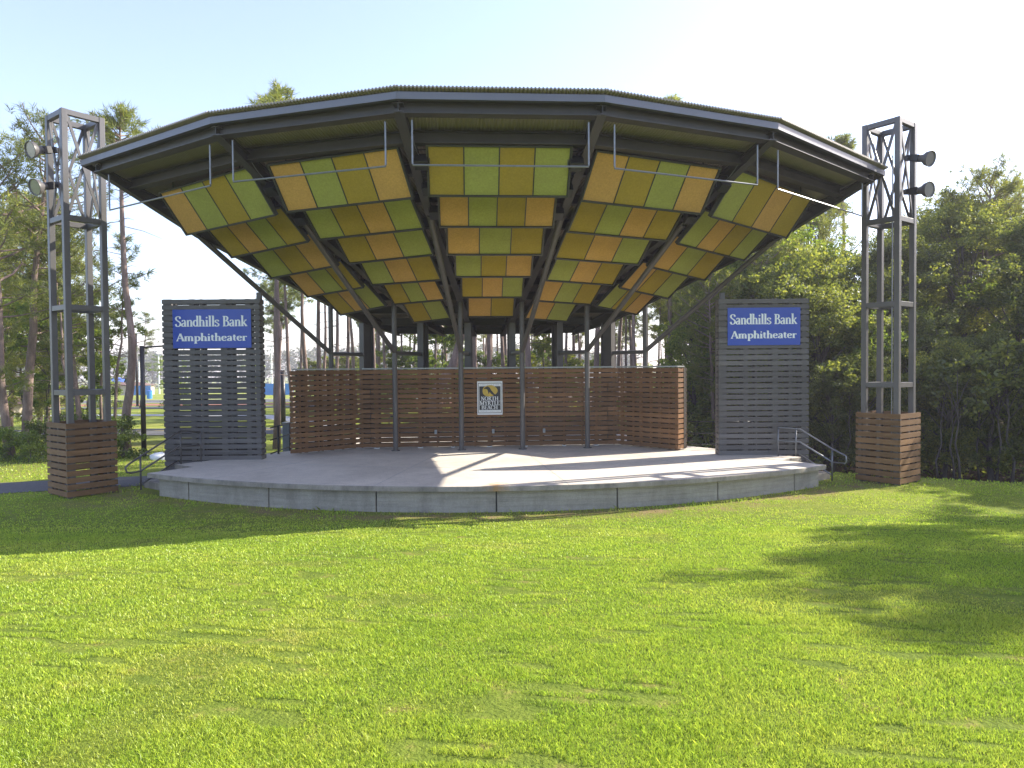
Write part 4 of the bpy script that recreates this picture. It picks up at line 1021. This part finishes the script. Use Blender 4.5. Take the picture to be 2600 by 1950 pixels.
mb = MB(); mb.box((x, y-12, z+0.95), 7.5, 4, 1.9); mb.build('wall', M['tan'], t)
mb = MB(); hip_roof(mb, x, y-12, z+1.9, 7.5, 4, 0.6, 0.5); mb.build('roof', M['brownroof'], t)
mb = MB(); mb.box((x-1.2, y-14.02, z+0.9), 0.9, 0.06, 1.7); mb.build('door', M['brownroof'], t)
x = gx(8, 52); z = gzf(x, 52)
t = thing('park_shelter', 'tan shelter with brown sloping roof behind the left pines', 'building', (x, 52, z))
mb = MB(); mb.box((x-0.5, 52, z+0.2), 3.6, 3, 1.0); mb.build('wall', M['tan'], t)
mb = MB(); hip_roof(mb, x-0.5, 52, z+0.75, 3.6, 3, 0.7, 0.5); mb.build('roof', M['brownroof'], t)
def blue_fence(px0, px1, y, hb, ht, label):
    x0, x1 = gx(px0, y), gx(px1, y); z = gzf(x0, y); c = (x0+x1)/2
    t = thing('field_fence', label, 'fence', (c, y, z), 'blue screened fences of the ball field')
    n = max(2, int((x1-x0)/2.6)); w = (x1-x0)/n
    for i in range(n): mb = MB(); mb.box((x0+w*(i+0.5), y, z+hb/2+0.1), w-0.06, 0.05, hb); mb.build('windscreen', M['bluefence'], t)
    for i in range(n+1): mb = MB(); mb.tube([(x0+w*i, y+0.08, z-0.1), (x0+w*i, y+0.08, z+ht)], 0.05, 8); mb.build('post', M['cap'], t)
    mb = MB(); mb.tube([(x0, y+0.08, z+ht-0.05), (x1, y+0.08, z+ht-0.05)], 0.04, 8); mb.build('top_rail', M['cap'], t)
blue_fence(660, 745, 118, 1.9, 3.6, 'ball field fence with blue windscreen seen beside the brown wall')
blue_fence(339, 382, 128, 1.7, 3.4, 'ball field fence with blue windscreen seen by the lamp post')
x = gx(379, 100); z = gzf(x, 100)
t = thing('blue_bin', 'blue bin standing at the edge of the car park', 'bin', (x, 100, z))
mb = MB(); mb.tube([(x, 100, z), (x, 100, z+1.1)], [0.34, 0.4], 14); mb.build('body', M['bluefence'], t)
mb = MB(); mb.tube([(x, 100, z+1.1), (x, 100, z+1.22)], [0.43, 0.3], 14); mb.build('lid', M['blueroof'], t)

# ------------------------------------------------------------------ trees
def crown_mesh(name, v, n, m, parent): return cards(name, np.asarray(v).reshape(-1, 3), n, m, parent)
def needle_tufts(cent, dirs, r, n_needles, length, width):
    """bundles of long needles: thin triangles radiating from twig ends"""
    k = len(cent); N = k*n_needles
    c = np.repeat(cent, n_needles, 0); d = np.repeat(dirs, n_needles, 0)
    u = r.normal(size=(N, 3)); u /= np.linalg.norm(u, axis=1)[:, None]
    dv = d*0.85+u*0.9; dv /= np.linalg.norm(dv, axis=1)[:, None]
    s = np.cross(dv, r.normal(size=(N, 3))); s /= np.linalg.norm(s, axis=1)[:, None]
    L = length*r.uniform(0.6, 1.15, N)[:, None]; w = width*r.uniform(0.6, 1.3, N)[:, None]
    b = c+u*0.03-d*r.uniform(0, 0.22, N)[:, None]
    droop = np.array([0, 0, -0.12])*L
    return np.stack([b-s*w/2, b+s*w/2, b+dv*L+droop], 1).reshape(-1, 3)
def leaf_cards(cent, spread, n_each, size, r, flat=0.7):
    k = len(cent); N = k*n_each
    c = np.repeat(cent, n_each, 0); sp = np.repeat(spread, n_each)[:, None]
    off = r.normal(size=(N, 3)); off /= np.linalg.norm(off, axis=1)[:, None]; off *= sp*np.cbrt(r.random((N, 1)))*np.array([1, 1, flat])
    p = c+off
    nrm = r.normal(size=(N, 3)); nrm[:, 2] = np.abs(nrm[:, 2])+0.3; nrm /= np.linalg.norm(nrm, axis=1)[:, None]
    a = np.cross(nrm, r.normal(size=(N, 3))); a /= np.linalg.norm(a, axis=1)[:, None]; b = np.cross(nrm, a)
    s = size*r.uniform(0.6, 1.35, N)[:, None]
    return np.stack([p-a*s*0.5, p+b*s*0.32, p+a*s*0.55, p-b*s*0.32], 1).reshape(-1, 3)
def path_at(path, t):
    k = t*(len(path)-1); i = min(int(k), len(path)-2); return V(path[i]).lerp(V(path[i+1]), k-i)
def pine_proto(name, seed, h, c0, rad_, r0, lean=(0, 0), dens=1.0, path=None, mat_='needle', low=0, label='', where=(0, 0, 0), group=None, nl=0.27, nw=0.026, gap=0.1):
    """tall pine: tapered trunk, whorls of bare limbs, tufts of needles held at the limb ends"""
    r = np.random.default_rng(seed)
    root = thing(name, label, 'tree', where, group); loc0 = V(where)
    if path is None:
        path = []; ox = oy = 0
        for i in range(9):
            t = i/8; ox += r.normal()*0.05; oy += r.normal()*0.05; path.append(V((lean[0]*t+ox, lean[1]*t+oy, h*t-0.15*(i == 0))))
    mb = MB(); n = len(path)
    mb.tube(path, [r0*(1.35 if i == 0 else 1)*(1-0.86*(i/(n-1))**1.25) for i in range(n)], 9)
    cen = []; dr = []
    nb = int((h*(1-c0))*5.2*dens)
    for i in range(nb):
        t = c0+(1-c0)*(i+r.uniform(0, 1))/nb; f = (t-c0)/(1-c0)
        if r.random() < gap: continue
        p = path_at(path, min(t, 0.995)); az = r.uniform(0, 2*math.pi)
        env = (0.45+1.2*f if f < 0.4 else 0.93*math.sqrt(max(0.0, 1-((f-0.4)/0.62)**2))+0.12)
        ln = rad_*env*r.uniform(0.55, 1.1)
        el = r.uniform(-0.1, 0.35)+0.75*f**2
        pts = [p]; q = p.copy()
        for s in range(4):
            d = V((math.cos(az)*math.cos(el), math.sin(az)*math.cos(el), math.sin(el))); q = q+d*ln/4; pts.append(q.copy()); az += r.normal()*0.22; el += r.uniform(0.0, 0.2)
        rr = 0.013+0.014*ln; mb.tube(pts, [rr, rr*.8, rr*.6, rr*.45, rr*.3], 5, cap=False)
        m = max(4, int(ln*9))
        for s in range(m):
            u = 0.38+0.62*((s+r.random())/m)**0.7; c = path_at(pts, min(u, 1)); sd = np.array([r.normal(), r.normal(), r.normal()*0.6]); sd *= 0.30*ln*0.5
            cen.append(np.array(c)+sd); d = np.array([math.cos(az)*0.6, math.sin(az)*0.6, 0.75])+r.normal(size=3)*0.35; dr.append(d/np.linalg.norm(d))
            if r.random() < 0.35:
                mb.tube([c, V(cen[-1])], [0.008, 0.004], 4, cap=False)
    for i in range(low):            # dead stubs and sparse low limbs
        t = r.uniform(0.18, c0); p = path_at(path, t); az = r.uniform(0, 6.28); ln = r.uniform(0.3, 1.3); el = r.uniform(-0.3, 0.3)
        q = p+V((math.cos(az)*ln, math.sin(az)*ln, math.sin(el)*ln)); mb.tube([p, p.lerp(q, 0.5)+V((0, 0, 0.06)), q], [0.016, 0.011, 0.004], 5, cap=False)
    mb.v = [(a+loc0.x, b+loc0.y, c+loc0.z) for a, b, c in mb.v]
    tr = mb.build('trunk', M['bark'], root, smooth=True)
    v = needle_tufts(np.array(cen), np.array(dr), r, 22, nl, nw)
    cr = crown_mesh('crown', v, 3, M[mat_], root)
    return root, [tr, cr]
def broad_proto(name, seed, h, c0, rx, n_cl, n_leaf, size, mat_='leaf', r0=0.14, label='', where=(0, 0, 0), group=None, cat='tree', nst=7, top=0.5):
    r = np.random.default_rng(seed); root = thing(name, label, cat, where, group); loc0 = V(where)
    mb = MB(); path = [V((0, 0, -0.2))]; ox = oy = 0
    for i in range(1, 7):
        ox += r.normal()*0.12; oy += r.normal()*0.12; path.append(V((ox, oy, h*0.9*i/6)))
    mb.tube(path, [r0*(1.3 if i == 0 else 1)*(1-0.8*i/6) for i in range(7)], 8)
    # uneven crown: a handful of lobes, clusters thrown round each lobe
    lobes = []
    for i in range(nst):
        t = r.uniform(c0, 0.97); f = (t-c0)/(1-c0); env = math.sqrt(max(0.05, 1-((f-top*0.7)/(1-top*0.45))**2)); az = i*2.4+r.uniform(-.5, .5)
        rr = rx*env*r.uniform(0.35, 0.85); lobes.append((V((math.cos(az)*rr, math.sin(az)*rr, h*t)), rx*r.uniform(0.32, 0.52)))
    lobes.append((V((ox, oy, h*0.95)), rx*0.34))
    cen = []; spr = []
    for (c, lr) in lobes:
        s = path_at(path, min(0.95, max(0.15, c.z/h*0.75))); mid = s.lerp(c, 0.5)+V((0, 0, 0.15))
        mb.tube([s, mid, c], [r0*0.38, r0*0.24, r0*0.08], 6, cap=False)
        for i in range(max(2, n_cl//len(lobes))):
            u = r.normal(size=3); u /= np.linalg.norm(u); q = np.array(c)+u*lr*np.array([1, 1, 0.8])*r.uniform(0.35, 1.15)
            q[2] = max(q[2], h*c0*0.7+0.1); cen.append(q); spr.append(r.uniform(0.18, 0.42)*max(0.7, rx/2.2))
            if r.random() < 0.4: mb.tube([c, V(q)], [r0*0.07, 0.006], 4, cap=False)
    mb.v = [(a+loc0.x, b+loc0.y, c+loc0.z) for a, b, c in mb.v]
    tr = mb.build('trunk' if cat == 'tree' else 'stems', M['greybark'], root, smooth=True)
    cr = crown_mesh('crown' if cat == 'tree' else 'foliage', leaf_cards(np.array(cen), np.array(spr), n_leaf, size, r), 4, M[mat_], root)
    return root, [tr, cr]

def at(px, y, dz=0.0):
    x = gx(px, y); return (x, y, gzf(x, y)+dz)
R = random.Random(11)
# --- individual pines on the left
y0 = 24.6
tp = [(322, 1156), (317, 1090), (322, 1040), (331, 985), (336, 900), (334, 850), (328, 800), (318, 725), (314, 650), (311, 580), (309, 510), (307, 440), (306, 385), (305, 345), (304, 308)]
w0 = V(at(322, y0)); pth = [ond(px, py, y0)-w0 for px, py in tp]; pth[0].z = -0.2
pine_proto('pine_tree', 21, pth[-1].z, 0.80, 1.35, 0.155, dens=3.0, path=pth, low=26, label='lone pine with a long curved bare trunk beside the lamp post', where=w0, gap=0.0)
pine_proto('pine_tree', 22, 11.7, 0.5, 2.3, 0.17, (0.6, 0.2), 1.3, low=14, label='tall pine whose dark top tuft rises over the tower', where=at(75, 25.5), group='pines behind the tower')
pine_proto('pine_tree', 23, 10.6, 0.22, 2.5, 0.14, (-0.5, 0), 1.2, None, 'needle2', 10, 'bushy pale pine at the photo edge with long drooping limbs', at(20, 24.0), 'pines behind the tower')
rt, ch = pine_proto('pine_tree', 24, 9.6, 0.28, 2.0, 0.10, (-0.9, 0.3), 1.2, None, 'needle2', 18, 'slim reddish pine leaning behind the middle of the tower', at(205, 27.0), 'pines behind the tower')
copy_thing(rt, ch, at(150, 30.5), 2.0, (1.0, 1.0, 0.95), 'slim pine standing behind the tower base, further back', 'pines behind the tower')
copy_thing(rt, ch, at(95, 33), 4.0, (1.1, 1.1, 1.05), 'slim pine behind the tower post, third back', 'pines behind the tower')
copy_thing(rt, ch, at(-40, 30), 3.0, (1.2, 1.2, 1.0), 'slim pine at the very edge of the photo', 'pines behind the tower')
rs, chs = pine_proto('slim_pine', 25, 8.2, 0.55, 0.9, 0.065, (0.3, 0), 1.3, None, 'needle', 22, 'thin young pine between the tower and the curved trunk', at(292, 28.5), 'thin young pines')
copy_thing(rs, chs, at(248, 30), 1.5, (1, 1, 0.95), 'thin young pine just behind the tower corner', 'thin young pines')
copy_thing(rs, chs, at(172, 24.6), 2.5, (1.2, 1.2, 0.8), 'thin young pine standing close behind the tower base', 'thin young pines')
copy_thing(rs, chs, at(355, 62), 1.1, (1.4, 1.4, 1.0), 'thin young pine in the mulch beyond the lamp post', 'thin young pines')
rq, chq = pine_proto('pine_tree', 26, 8.6, 0.10, 2.3, 0.10, (0.3, 0.2), 1.25, None, 'needle2', 0, 'low bushy pale pine filling the left edge beside the tower', at(70, 29), 'pines behind the tower')
for px, y, rz, sc, lb in ((-15, 31, 2.1, 1.05, 'low bushy pale pine at the photo edge, set back'), (120, 34, 4.4, 1.2, 'low bushy pale pine seen through the tower'), (25, 36, 0.9, 1.3, 'low bushy pale pine behind the edge trees')):
    copy_thing(rq, chq, at(px, y), rz, (sc, sc, sc), lb, 'pines behind the tower')
# --- broadleaf and bush prototypes on the left
ra, cha = broad_proto('young_tree', 31, 4.6, 0.15, 1.5, 70, 60, 0.115, 'leaf2', 0.05, 'bright green young tree between the tower and the curved trunk', at(222, 29.0), 'young trees behind the tower')
for i, (px, y, s, lb) in enumerate(((120, 29.5, 1.1, 'bright young tree behind the tower base'), (-10, 27, 1.1, 'bright young tree at the photo edge'), (262, 33, 1.15, 'bright young tree behind the tower corner post'), (165, 36, 1.4, 'bright young tree seen through the middle of the tower'), (60, 32, 1.4, 'bright young tree behind the tower\'s outer side'))):
    copy_thing(ra, cha, at(px, y), i*1.3, (s, s, s*R.uniform(0.95, 1.25)), lb, 'young trees behind the tower')
rb, chb = broad_proto('bush', 32, 1.25, 0.05, 0.75, 60, 60, 0.075, 'leaf2', 0.03, 'bright green bush at the foot of the curved pine', at(300, 23.9), 'bushes under the pines', 'bush')
for i, (px, y, s, lb) in enumerate(((62, 22.9, 0.7, 'bush by the lone dark trunk near the path'), (20, 23.4, 0.9, 'bush at the photo edge above the path'), (110, 24.5, 0.9, 'bush just beside the tower base'), (215, 27.5, 0.9, 'bush behind the tower base'), (-30, 25.5, 1.3, 'large bush at the edge of the photo'), (160, 29, 1.1, 'large bush seen through the tower'), (448, 60, 2.0, 'round bush in the mulch behind the grey screen'), (268, 60, 2.3, 'round bush in the mulch behind the tower'))):
    copy_thing(rb, chb, at(px, y), i*1.1, (s, s, s*R.uniform(0.8, 1.2)), lb, 'bushes under the pines')
for i, (px, y, s, lb) in enumerate(((420, 95, 1.3, 'small tree at the car park behind the grey screen'), (460, 110, 1.5, 'small tree by the ball field behind the grey screen'), (272, 120, 1.9, 'small tree beside the blue pavilion'), (310, 165, 2.0, 'small tree behind the blue pavilion'), (385, 170, 2.2, 'small tree beyond the ball field fence'), (640, 170, 2.0, 'small tree beyond the ball field near the brown wall'))):
    copy_thing(ra, cha, at(px, y), i*1.9, (s, s, s*0.9), lb, 'small trees around the car park')

# --- pines behind the stage
protos = []
def fp(seed, h, c0, rd, r0, lean, px, y, label, dens=1.25, low=10, m='needle', nl=0.34, nw=0.034):
    return pine_proto('pine_tree', seed, h, c0, rd, r0, lean, dens, None, m, low, label, at(px, y), 'tall pines behind the stage', nl=nl, nw=nw)
protos.append(fp(41, 12.8, 0.66, 1.9, 0.115, (0.5, 0), 703, 26.3, 'thick pink-brown pine trunk standing between the grey screen and brown wall'))
protos.append(fp(42, 12.6, 0.50, 1.7, 0.085, (-0.3, 0), 741, 30, 'pine trunk just inside the end of the brown wall'))
protos.append(fp(43, 12.0, 0.52, 1.6, 0.09, (0.3, 0), 858, 31, 'pale pine trunk right beside the first rear column', m='needle2'))
protos.append(fp(44, 13.0, 0.62, 1.9, 0.13, (0.2, 0), 1232, 30, 'pine with double-looking trunk framed in the middle gap'))
protos.append(fp(45, 12.6, 0.58, 1.8, 0.15, (-0.6, 0), 1352, 29.5, 'thick pine trunk between the fourth and fifth columns'))
manual = [(773, 33, 'pine trunk above the wing of the brown wall'), (800, 38, 'slimmer pine trunk behind the raking strut'), (826, 42, 'slim pine trunk before the first post'), (883, 36, 'pine trunk just before the first rear column'), (904, 44, 'thin pine trunk hard against the first column'),
          (957, 30, 'pine trunk just past the first rear column'), (978, 45, 'thin pine trunk under the rear roof edge'), (1005, 52, 'distant pine trunk behind the second post'), (1040, 55, 'distant pine trunk beside the second column'), (1108, 48, 'pine trunk between the second and third columns'), (1128, 58, 'distant pine trunk between the second and third columns'),
          (1216, 34, 'pine trunk beside the third column in the middle gap'), (1246, 47, 'slender pine trunk in the middle gap'), (1264, 55, 'distant pine trunk in the middle gap'), (1284, 42, 'pine trunk beside the fourth column'), (1330, 38, 'pine trunk behind the fourth post'), (1375, 50, 'distant pine trunk near the leafy understory'), (1440, 36, 'pine trunk beside the fifth column'),
          (1470, 48, 'pine trunk behind the fifth post'), (1505, 31, 'pine trunk between the fifth and last columns'), (1590, 40, 'pine trunk just past the last column'), (1612, 28.5, 'thick pine trunk beside the last post'), (1640, 38, 'pine trunk behind the last post'), (1672, 44, 'pine trunk right of the last post under the strut'), (1700, 34, 'pine trunk over the wing end by the wood'), (1735, 40, 'pine trunk under the raking strut by the wood'), (1770, 36, 'pine trunk left of the wood-side screen'), (1800, 45, 'pine trunk hidden half by the wood-side screen')]
for i, (px, y, lb) in enumerate(manual):
    rt, ch = protos[(i*2+1) % 5] if i % 3 else protos[i % 3]
    s = R.uniform(0.78, 1.12)
    copy_thing(rt, ch, at(px, y), R.uniform(0, 6.28), (s, s, R.uniform(0.85, 1.05)), lb, 'tall pines behind the stage')
# deeper rows, nothing tells these apart
deep = 0
for i in range(80):
    y = R.uniform(46, 85); px = R.uniform(640, 2100)
    if px < 920 and R.random() < 0.7: continue
    rt, ch = protos[R.randrange(5)]; s = R.uniform(0.75, 1.2)
    copy_thing(rt, ch, at(px, y), R.uniform(0, 6.28), (s, s, R.uniform(0.85, 1.2)), 'slender pine among the deep rows of trunks behind the stage', 'deep rows of pines')
# the two crowns showing over the roof and one by the wood-side tower
for px, y, top, lb in ((705, 40, 250, 'pine crown peeping over the roof edge on the pine side'), (1705, 38, 270, 'low pine crown peeping over the roof near the wood side'), (2135, 36, 365, 'ragged pine top rising behind the roof tip by the wood-side tower')):
    w = at(px, y); hz = ond(px, top, y).z-w[2]
    pine_proto('pine_tree', 50+int(px) % 7, hz, 0.86, 1.25, 0.16, (0, 0), 3.2, None, 'needle2', 6, lb, w, 'pines topping the roof', gap=0.0, nl=0.36, nw=0.034)

# leaning grey trunk behind the third post
w = V(at(1128, 29)); pth = [ond(1112, 985, 29)-w, ond(1150, 930, 29)-w, ond(1164, 880, 29)-w, ond(1185, 800, 29)-w, ond(1205, 700, 29)-w, ond(1215, 560, 29)-w]; pth = [V((pth[0].x-0.4, 0, -0.3))]+pth
pine_proto('pine_tree', 61, 9.2, 0.72, 1.5, 0.26, dens=1.6, path=pth, low=3, label='leaning pale grey trunk beside the third rear column', where=w, group='tall pines behind the stage', nl=0.34, nw=0.034)

# --- understory behind the stage
ru, chu = broad_proto('understory_tree', 71, 5.2, 0.10, 1.9, 110, 80, 0.115, 'leaf2', 0.05, 'leafy understory tree behind the second and third columns', at(1120, 36), 'understory behind the stage')
rv, chv = broad_proto('understory_tree', 72, 4.2, 0.08, 1.7, 100, 80, 0.11, 'leaf', 0.05, 'dark rounded understory tree behind the fourth and fifth columns', at(1385, 33), 'understory behind the stage')
for i in range(34):
    y = R.uniform(34, 62); px = R.uniform(930, 1850)
    q = (ru, chu) if R.random() < 0.55 else (rv, chv); s = R.uniform(0.6, 1.0)*(y/42)**0.6
    copy_thing(*q, at(px, y), R.uniform(0, 6.28), (s, s, s*R.uniform(0.7, 1.05)), 'leafy understory tree among the pines behind the stage', 'understory behind the stage')
for i in range(12):
    y = R.uniform(60, 95); px = R.uniform(765, 940); s = R.uniform(0.9, 1.4)
    copy_thing(rv, chv, at(px, y), R.uniform(0, 6.28), (s, s, s*0.8), 'distant leafy tree beyond the wing of the brown wall', 'leafy trees beyond the brown wall')

# --- the wood on the right
wood = []
def wp(seed, h, c0, rx, ncl, nl_, sz, m, px, y, label): wood.append(broad_proto('broadleaf_tree', seed, h, c0, rx, ncl, nl_, sz, m, 0.13, label, at(px, y), 'broadleaf trees of the dark wood', nst=16))
wp(81, 10.8, 0.20, 2.5, 300, 95, 0.10, 'leaf', 2440, 30.5, 'tall dark broadleaf tree rising beside the tower floodlights')
wp(82, 8.4, 0.16, 2.2, 260, 95, 0.095, 'leaf2', 2570, 27.5, 'sunlit light green broadleaf tree at the photo edge')
wp(83, 6.6, 0.18, 2.3, 280, 95, 0.095, 'leaf', 2105, 25.5, 'dark broadleaf tree directly behind the stair rail')
wp(84, 5.2, 0.10, 1.9, 230, 95, 0.09, 'leaf2', 2240, 24.5, 'green broadleaf tree seen through the tower by the wood')
rp_, chp = pine_proto('wood_pine', 85, 12.0, 0.34, 2.8, 0.15, (0.6, 0), 1.4, None, 'needle2', 8, 'spreading pine with slanting limbs right of the tower top', at(2480, 31.5), 'pines in the wood', nl=0.3, nw=0.028)
manual2 = [(1955, 27, 2, 1.1, 'dark broadleaf tree behind the wood-side screen'), (2060, 27.5, 2, 1.15, 'broadleaf tree between the screen and the tower'), (2160, 28.5, 2, 1.25, 'dark broadleaf tree just left of the tower by the wood'), (2330, 25, 2, 0.85, 'dark broadleaf tree just right of the tower by the wood'), (2395, 22.8, 2, 0.62, 'low green tree beside the tower base'), (2520, 22.2, 2, 0.68, 'low green tree near the photo edge'), (2640, 27, 0, 0.9, 'tall broadleaf tree at the edge of the photo'), (2300, 29, 0, 0.85, 'sunlit broadleaf tree behind the tower by the wood'), (2000, 30, 1, 1.2, 'sunlit broadleaf tree above the wood-side screen'), (1880, 30, 3, 1.5, 'green tree behind the wood-side screen, set back'), (1850, 34, 1, 1.25, 'sunlit tree behind the raking strut end'), (1780, 31, 3, 1.1, 'green tree by the edge of the wood-side screen'), (2210, 22.8, 2, 0.55, 'low bushy tree behind the tower base'), (2120, 22.8, 2, 0.5, 'low bushy tree by the stair rail')]
for px, y, k, s, lb in manual2:
    copy_thing(*wood[k], at(px, y), R.uniform(0, 6.28), (s, s, s*R.uniform(0.95, 1.1)), lb, 'broadleaf trees of the dark wood')
for px, y, s, lb in ((2400, 33, 0.95, 'pine above the floodlights, set back in the wood'), (2560, 33, 1.0, 'pine at the photo edge, set back in the wood'), (2090, 33, 0.9, 'pine with yellowish limbs under the roof tip'), (1900, 29, 0.80, 'pine with yellowish limbs above the wood-side screen'), (1820, 27.5, 0.62, 'young pine with yellowish limbs under the raking strut')):
    copy_thing(rp_, chp, at(px, y), R.uniform(0, 6.28), (s, s, s), lb, 'pines in the wood')
for i in range(64):
    y = R.uniform(29, 46); px = R.uniform(1760, 3000)
    q = wood[R.randrange(4)]; s = R.uniform(0.9, 1.15)*y/36
    copy_thing(*q, at(px, y), R.uniform(0, 6.28), (s, s, s*R.uniform(0.9, 1.15)), 'broadleaf tree among the deep mass of the dark wood', 'deep mass of the wood')
# thin grey saplings standing dark under the wood edge
rr_, chr_ = broad_proto('sapling', 91, 3.6, 0.5, 1.0, 26, 26, 0.13, 'leaf', 0.035, 'thin forked grey sapling at the wood edge right of the tower base', at(2440, 20.9), 'saplings at the wood edge')
for i, (px, y, s, lb) in enumerate(((2425, 21.4, 0.9, 'thin grey sapling just behind the forked one'), (2385, 21.8, 1.0, 'thin grey sapling beside the tower base'), (2530, 21.2, 1.1, 'thin grey sapling nearer the photo edge'), (2570, 21.0, 1.2, 'thin grey sapling at the photo edge'), (2490, 22.0, 1.0, 'thin grey sapling midway along the wood edge'), (2150, 22.5, 1.0, 'thin grey sapling behind the stair rail'))):
    copy_thing(rr_, chr_, at(px, y), i*1.7, (s, s, s), lb, 'saplings at the wood edge')
# trees outside the frame that shade the right of the lawn and stand on the same wood edge
for i, (x, y, k, s) in enumerate(((19.8, 11.6, 0, 1.0), (20.4, 13.9, 0, 1.03), (19.4, 15.8, 0, 0.86), (21.5, 17.8, 0, 0.85), (23.5, 12.6, 0, 1.15), (23, 10.0, 0, 1.0), (23.5, 20.5, 0, 0.85), (18.6, 22.6, 2, 1.15), (20.6, 24.6, 2, 1.25), (22.5, 23.2, 0, 0.8), (19.8, 20.4, 2, 1.0), (22.5, 27, 0, 0.95))):
    copy_thing(*wood[k], (x, y, gzf(x, y)), i*1.1, (s, s, s*1.05), 'broadleaf tree of the wood beyond the edge of the lawn', 'wood edge beside the lawn')

# --- far woodland, one mass
r = np.random.default_rng(5); n = 2600
fx = r.uniform(-420, 60, n); fy = 330+r.uniform(0, 60, n); top = 15+4.0*vnoise(fx, fy*0, 13, 0.03, 1)+2.5*vnoise(fx, fy*0, 14, 0.15, 1)
cz = gz(fx, fy)+top*np.sqrt(r.random(n)); cen = np.stack([fx, fy, cz], -1)
o = cards('far_woodland', leaf_cards(cen, np.full(n, 2.6), 26, 1.3, r, 0.8), 4, M['far']); tag(o, 'distant band of mixed woodland along the horizon', 'woodland', kind='stuff')
# low leafy ground cover on the forest floor
n = 900; fx = np.concatenate([r.uniform(6, 24, 500), r.uniform(-6, 14, 400)]); fy = np.concatenate([r.uniform(21.5, 32, 500), r.uniform(28, 55, 400)])
k = litter_mask(fx, fy) > 0.9; fx, fy = fx[k], fy[k]
cen = np.stack([fx, fy, gz(fx, fy)+0.2+0.35*r.random(len(fx))], -1)
o = cards('undergrowth', leaf_cards(cen, np.full(len(fx), 0.5), 22, 0.13, r, 0.7), 4, M['leaf']); tag(o, 'low leafy undergrowth on the floor of the wood', 'undergrowth', kind='stuff')

# ------------------------------------------------------------------ air
hm = bpy.data.materials.new('air'); nt, N, L = nodes(hm)
pv = N('ShaderNodeVolumePrincipled'); pv.inputs['Color'].default_value = (0.96, 0.92, 1.0, 1); pv.inputs['Density'].default_value = 0.0008; pv.inputs['Anisotropy'].default_value = 0.1
L(pv.outputs[0], N('ShaderNodeOutputMaterial').inputs['Volume'])
mb = MB(); mb.box((0, 430, 3), 1220, 960, 44); hz_ = mb.build('haze', hm); tag(hz_, 'thin pale morning haze filling the park air', 'haze', kind='stuff')

# ------------------------------------------------------------------ light, sky, camera
AZ, EL = rad(21.8), rad(31.7)
sd = V((math.cos(AZ)*math.cos(EL), math.sin(AZ)*math.cos(EL), math.sin(EL)))
sun = bpy.data.lights.new('sun', 'SUN'); sun.energy = 4.2; sun.angle = rad(0.5); sun.color = (1.0, 0.93, 0.80)
so = bpy.data.objects.new('sun', sun); C.objects.link(so); so.rotation_euler = sd.to_track_quat('Z', 'Y').to_euler(); so.location = (30, 20, 30)
w = bpy.data.worlds.new('World'); SC.world = w; w.use_nodes = True
nt = w.node_tree; nt.nodes.clear()
sky = nt.nodes.new('ShaderNodeTexSky'); sky.sky_type = 'NISHITA'; sky.sun_disc = False
sky.sun_elevation = EL; sky.sun_rotation = math.pi/2-AZ; sky.air_density = 1.0; sky.dust_density = 1.0; sky.ozone_density = 2.5
bg = nt.nodes.new('ShaderNodeBackground'); bg.inputs[1].default_value = 0.13
out = nt.nodes.new('ShaderNodeOutputWorld'); tint = nt.nodes.new('ShaderNodeMix'); tint.data_type = 'RGBA'; tint.blend_type = 'MULTIPLY'; tint.inputs[0].default_value = 1; tint.inputs[7].default_value = (1.035, 0.96, 1.0, 1); nt.links.new(sky.outputs[0], tint.inputs[6])
veil = nt.nodes.new('ShaderNodeMix'); veil.data_type = 'RGBA'; veil.blend_type = 'ADD'; veil.inputs[0].default_value = 1; veil.inputs[7].default_value = (0.45, 0.36, 0.42, 1)   # thin high haze over the whole sky
nt.links.new(tint.outputs[2], veil.inputs[6]); nt.links.new(veil.outputs[2], bg.inputs[0]); nt.links.new(bg.outputs[0], out.inputs[0])
cam = bpy.data.cameras.new('camera'); cam.sensor_width = 36; cam.lens = 36*FPX/2600; cam.clip_end = 3000; cam.clip_start = 0.05
co = bpy.data.objects.new('camera', cam); C.objects.link(co); co.matrix_world = Matrix.Translation((0, 0, EYE)) @ CM.to_4x4(); SC.camera = co
SC.view_settings.view_transform = 'Standard'; SC.view_settings.look = 'None'; SC.view_settings.exposure = 1.55; SC.view_settings.gamma = 1
SC.render.engine = 'CYCLES'; SC.cycles.max_bounces = 8; SC.cycles.diffuse_bounces = 4; SC.cycles.transmission_bounces = 4
SC.cycles.use_denoising = True
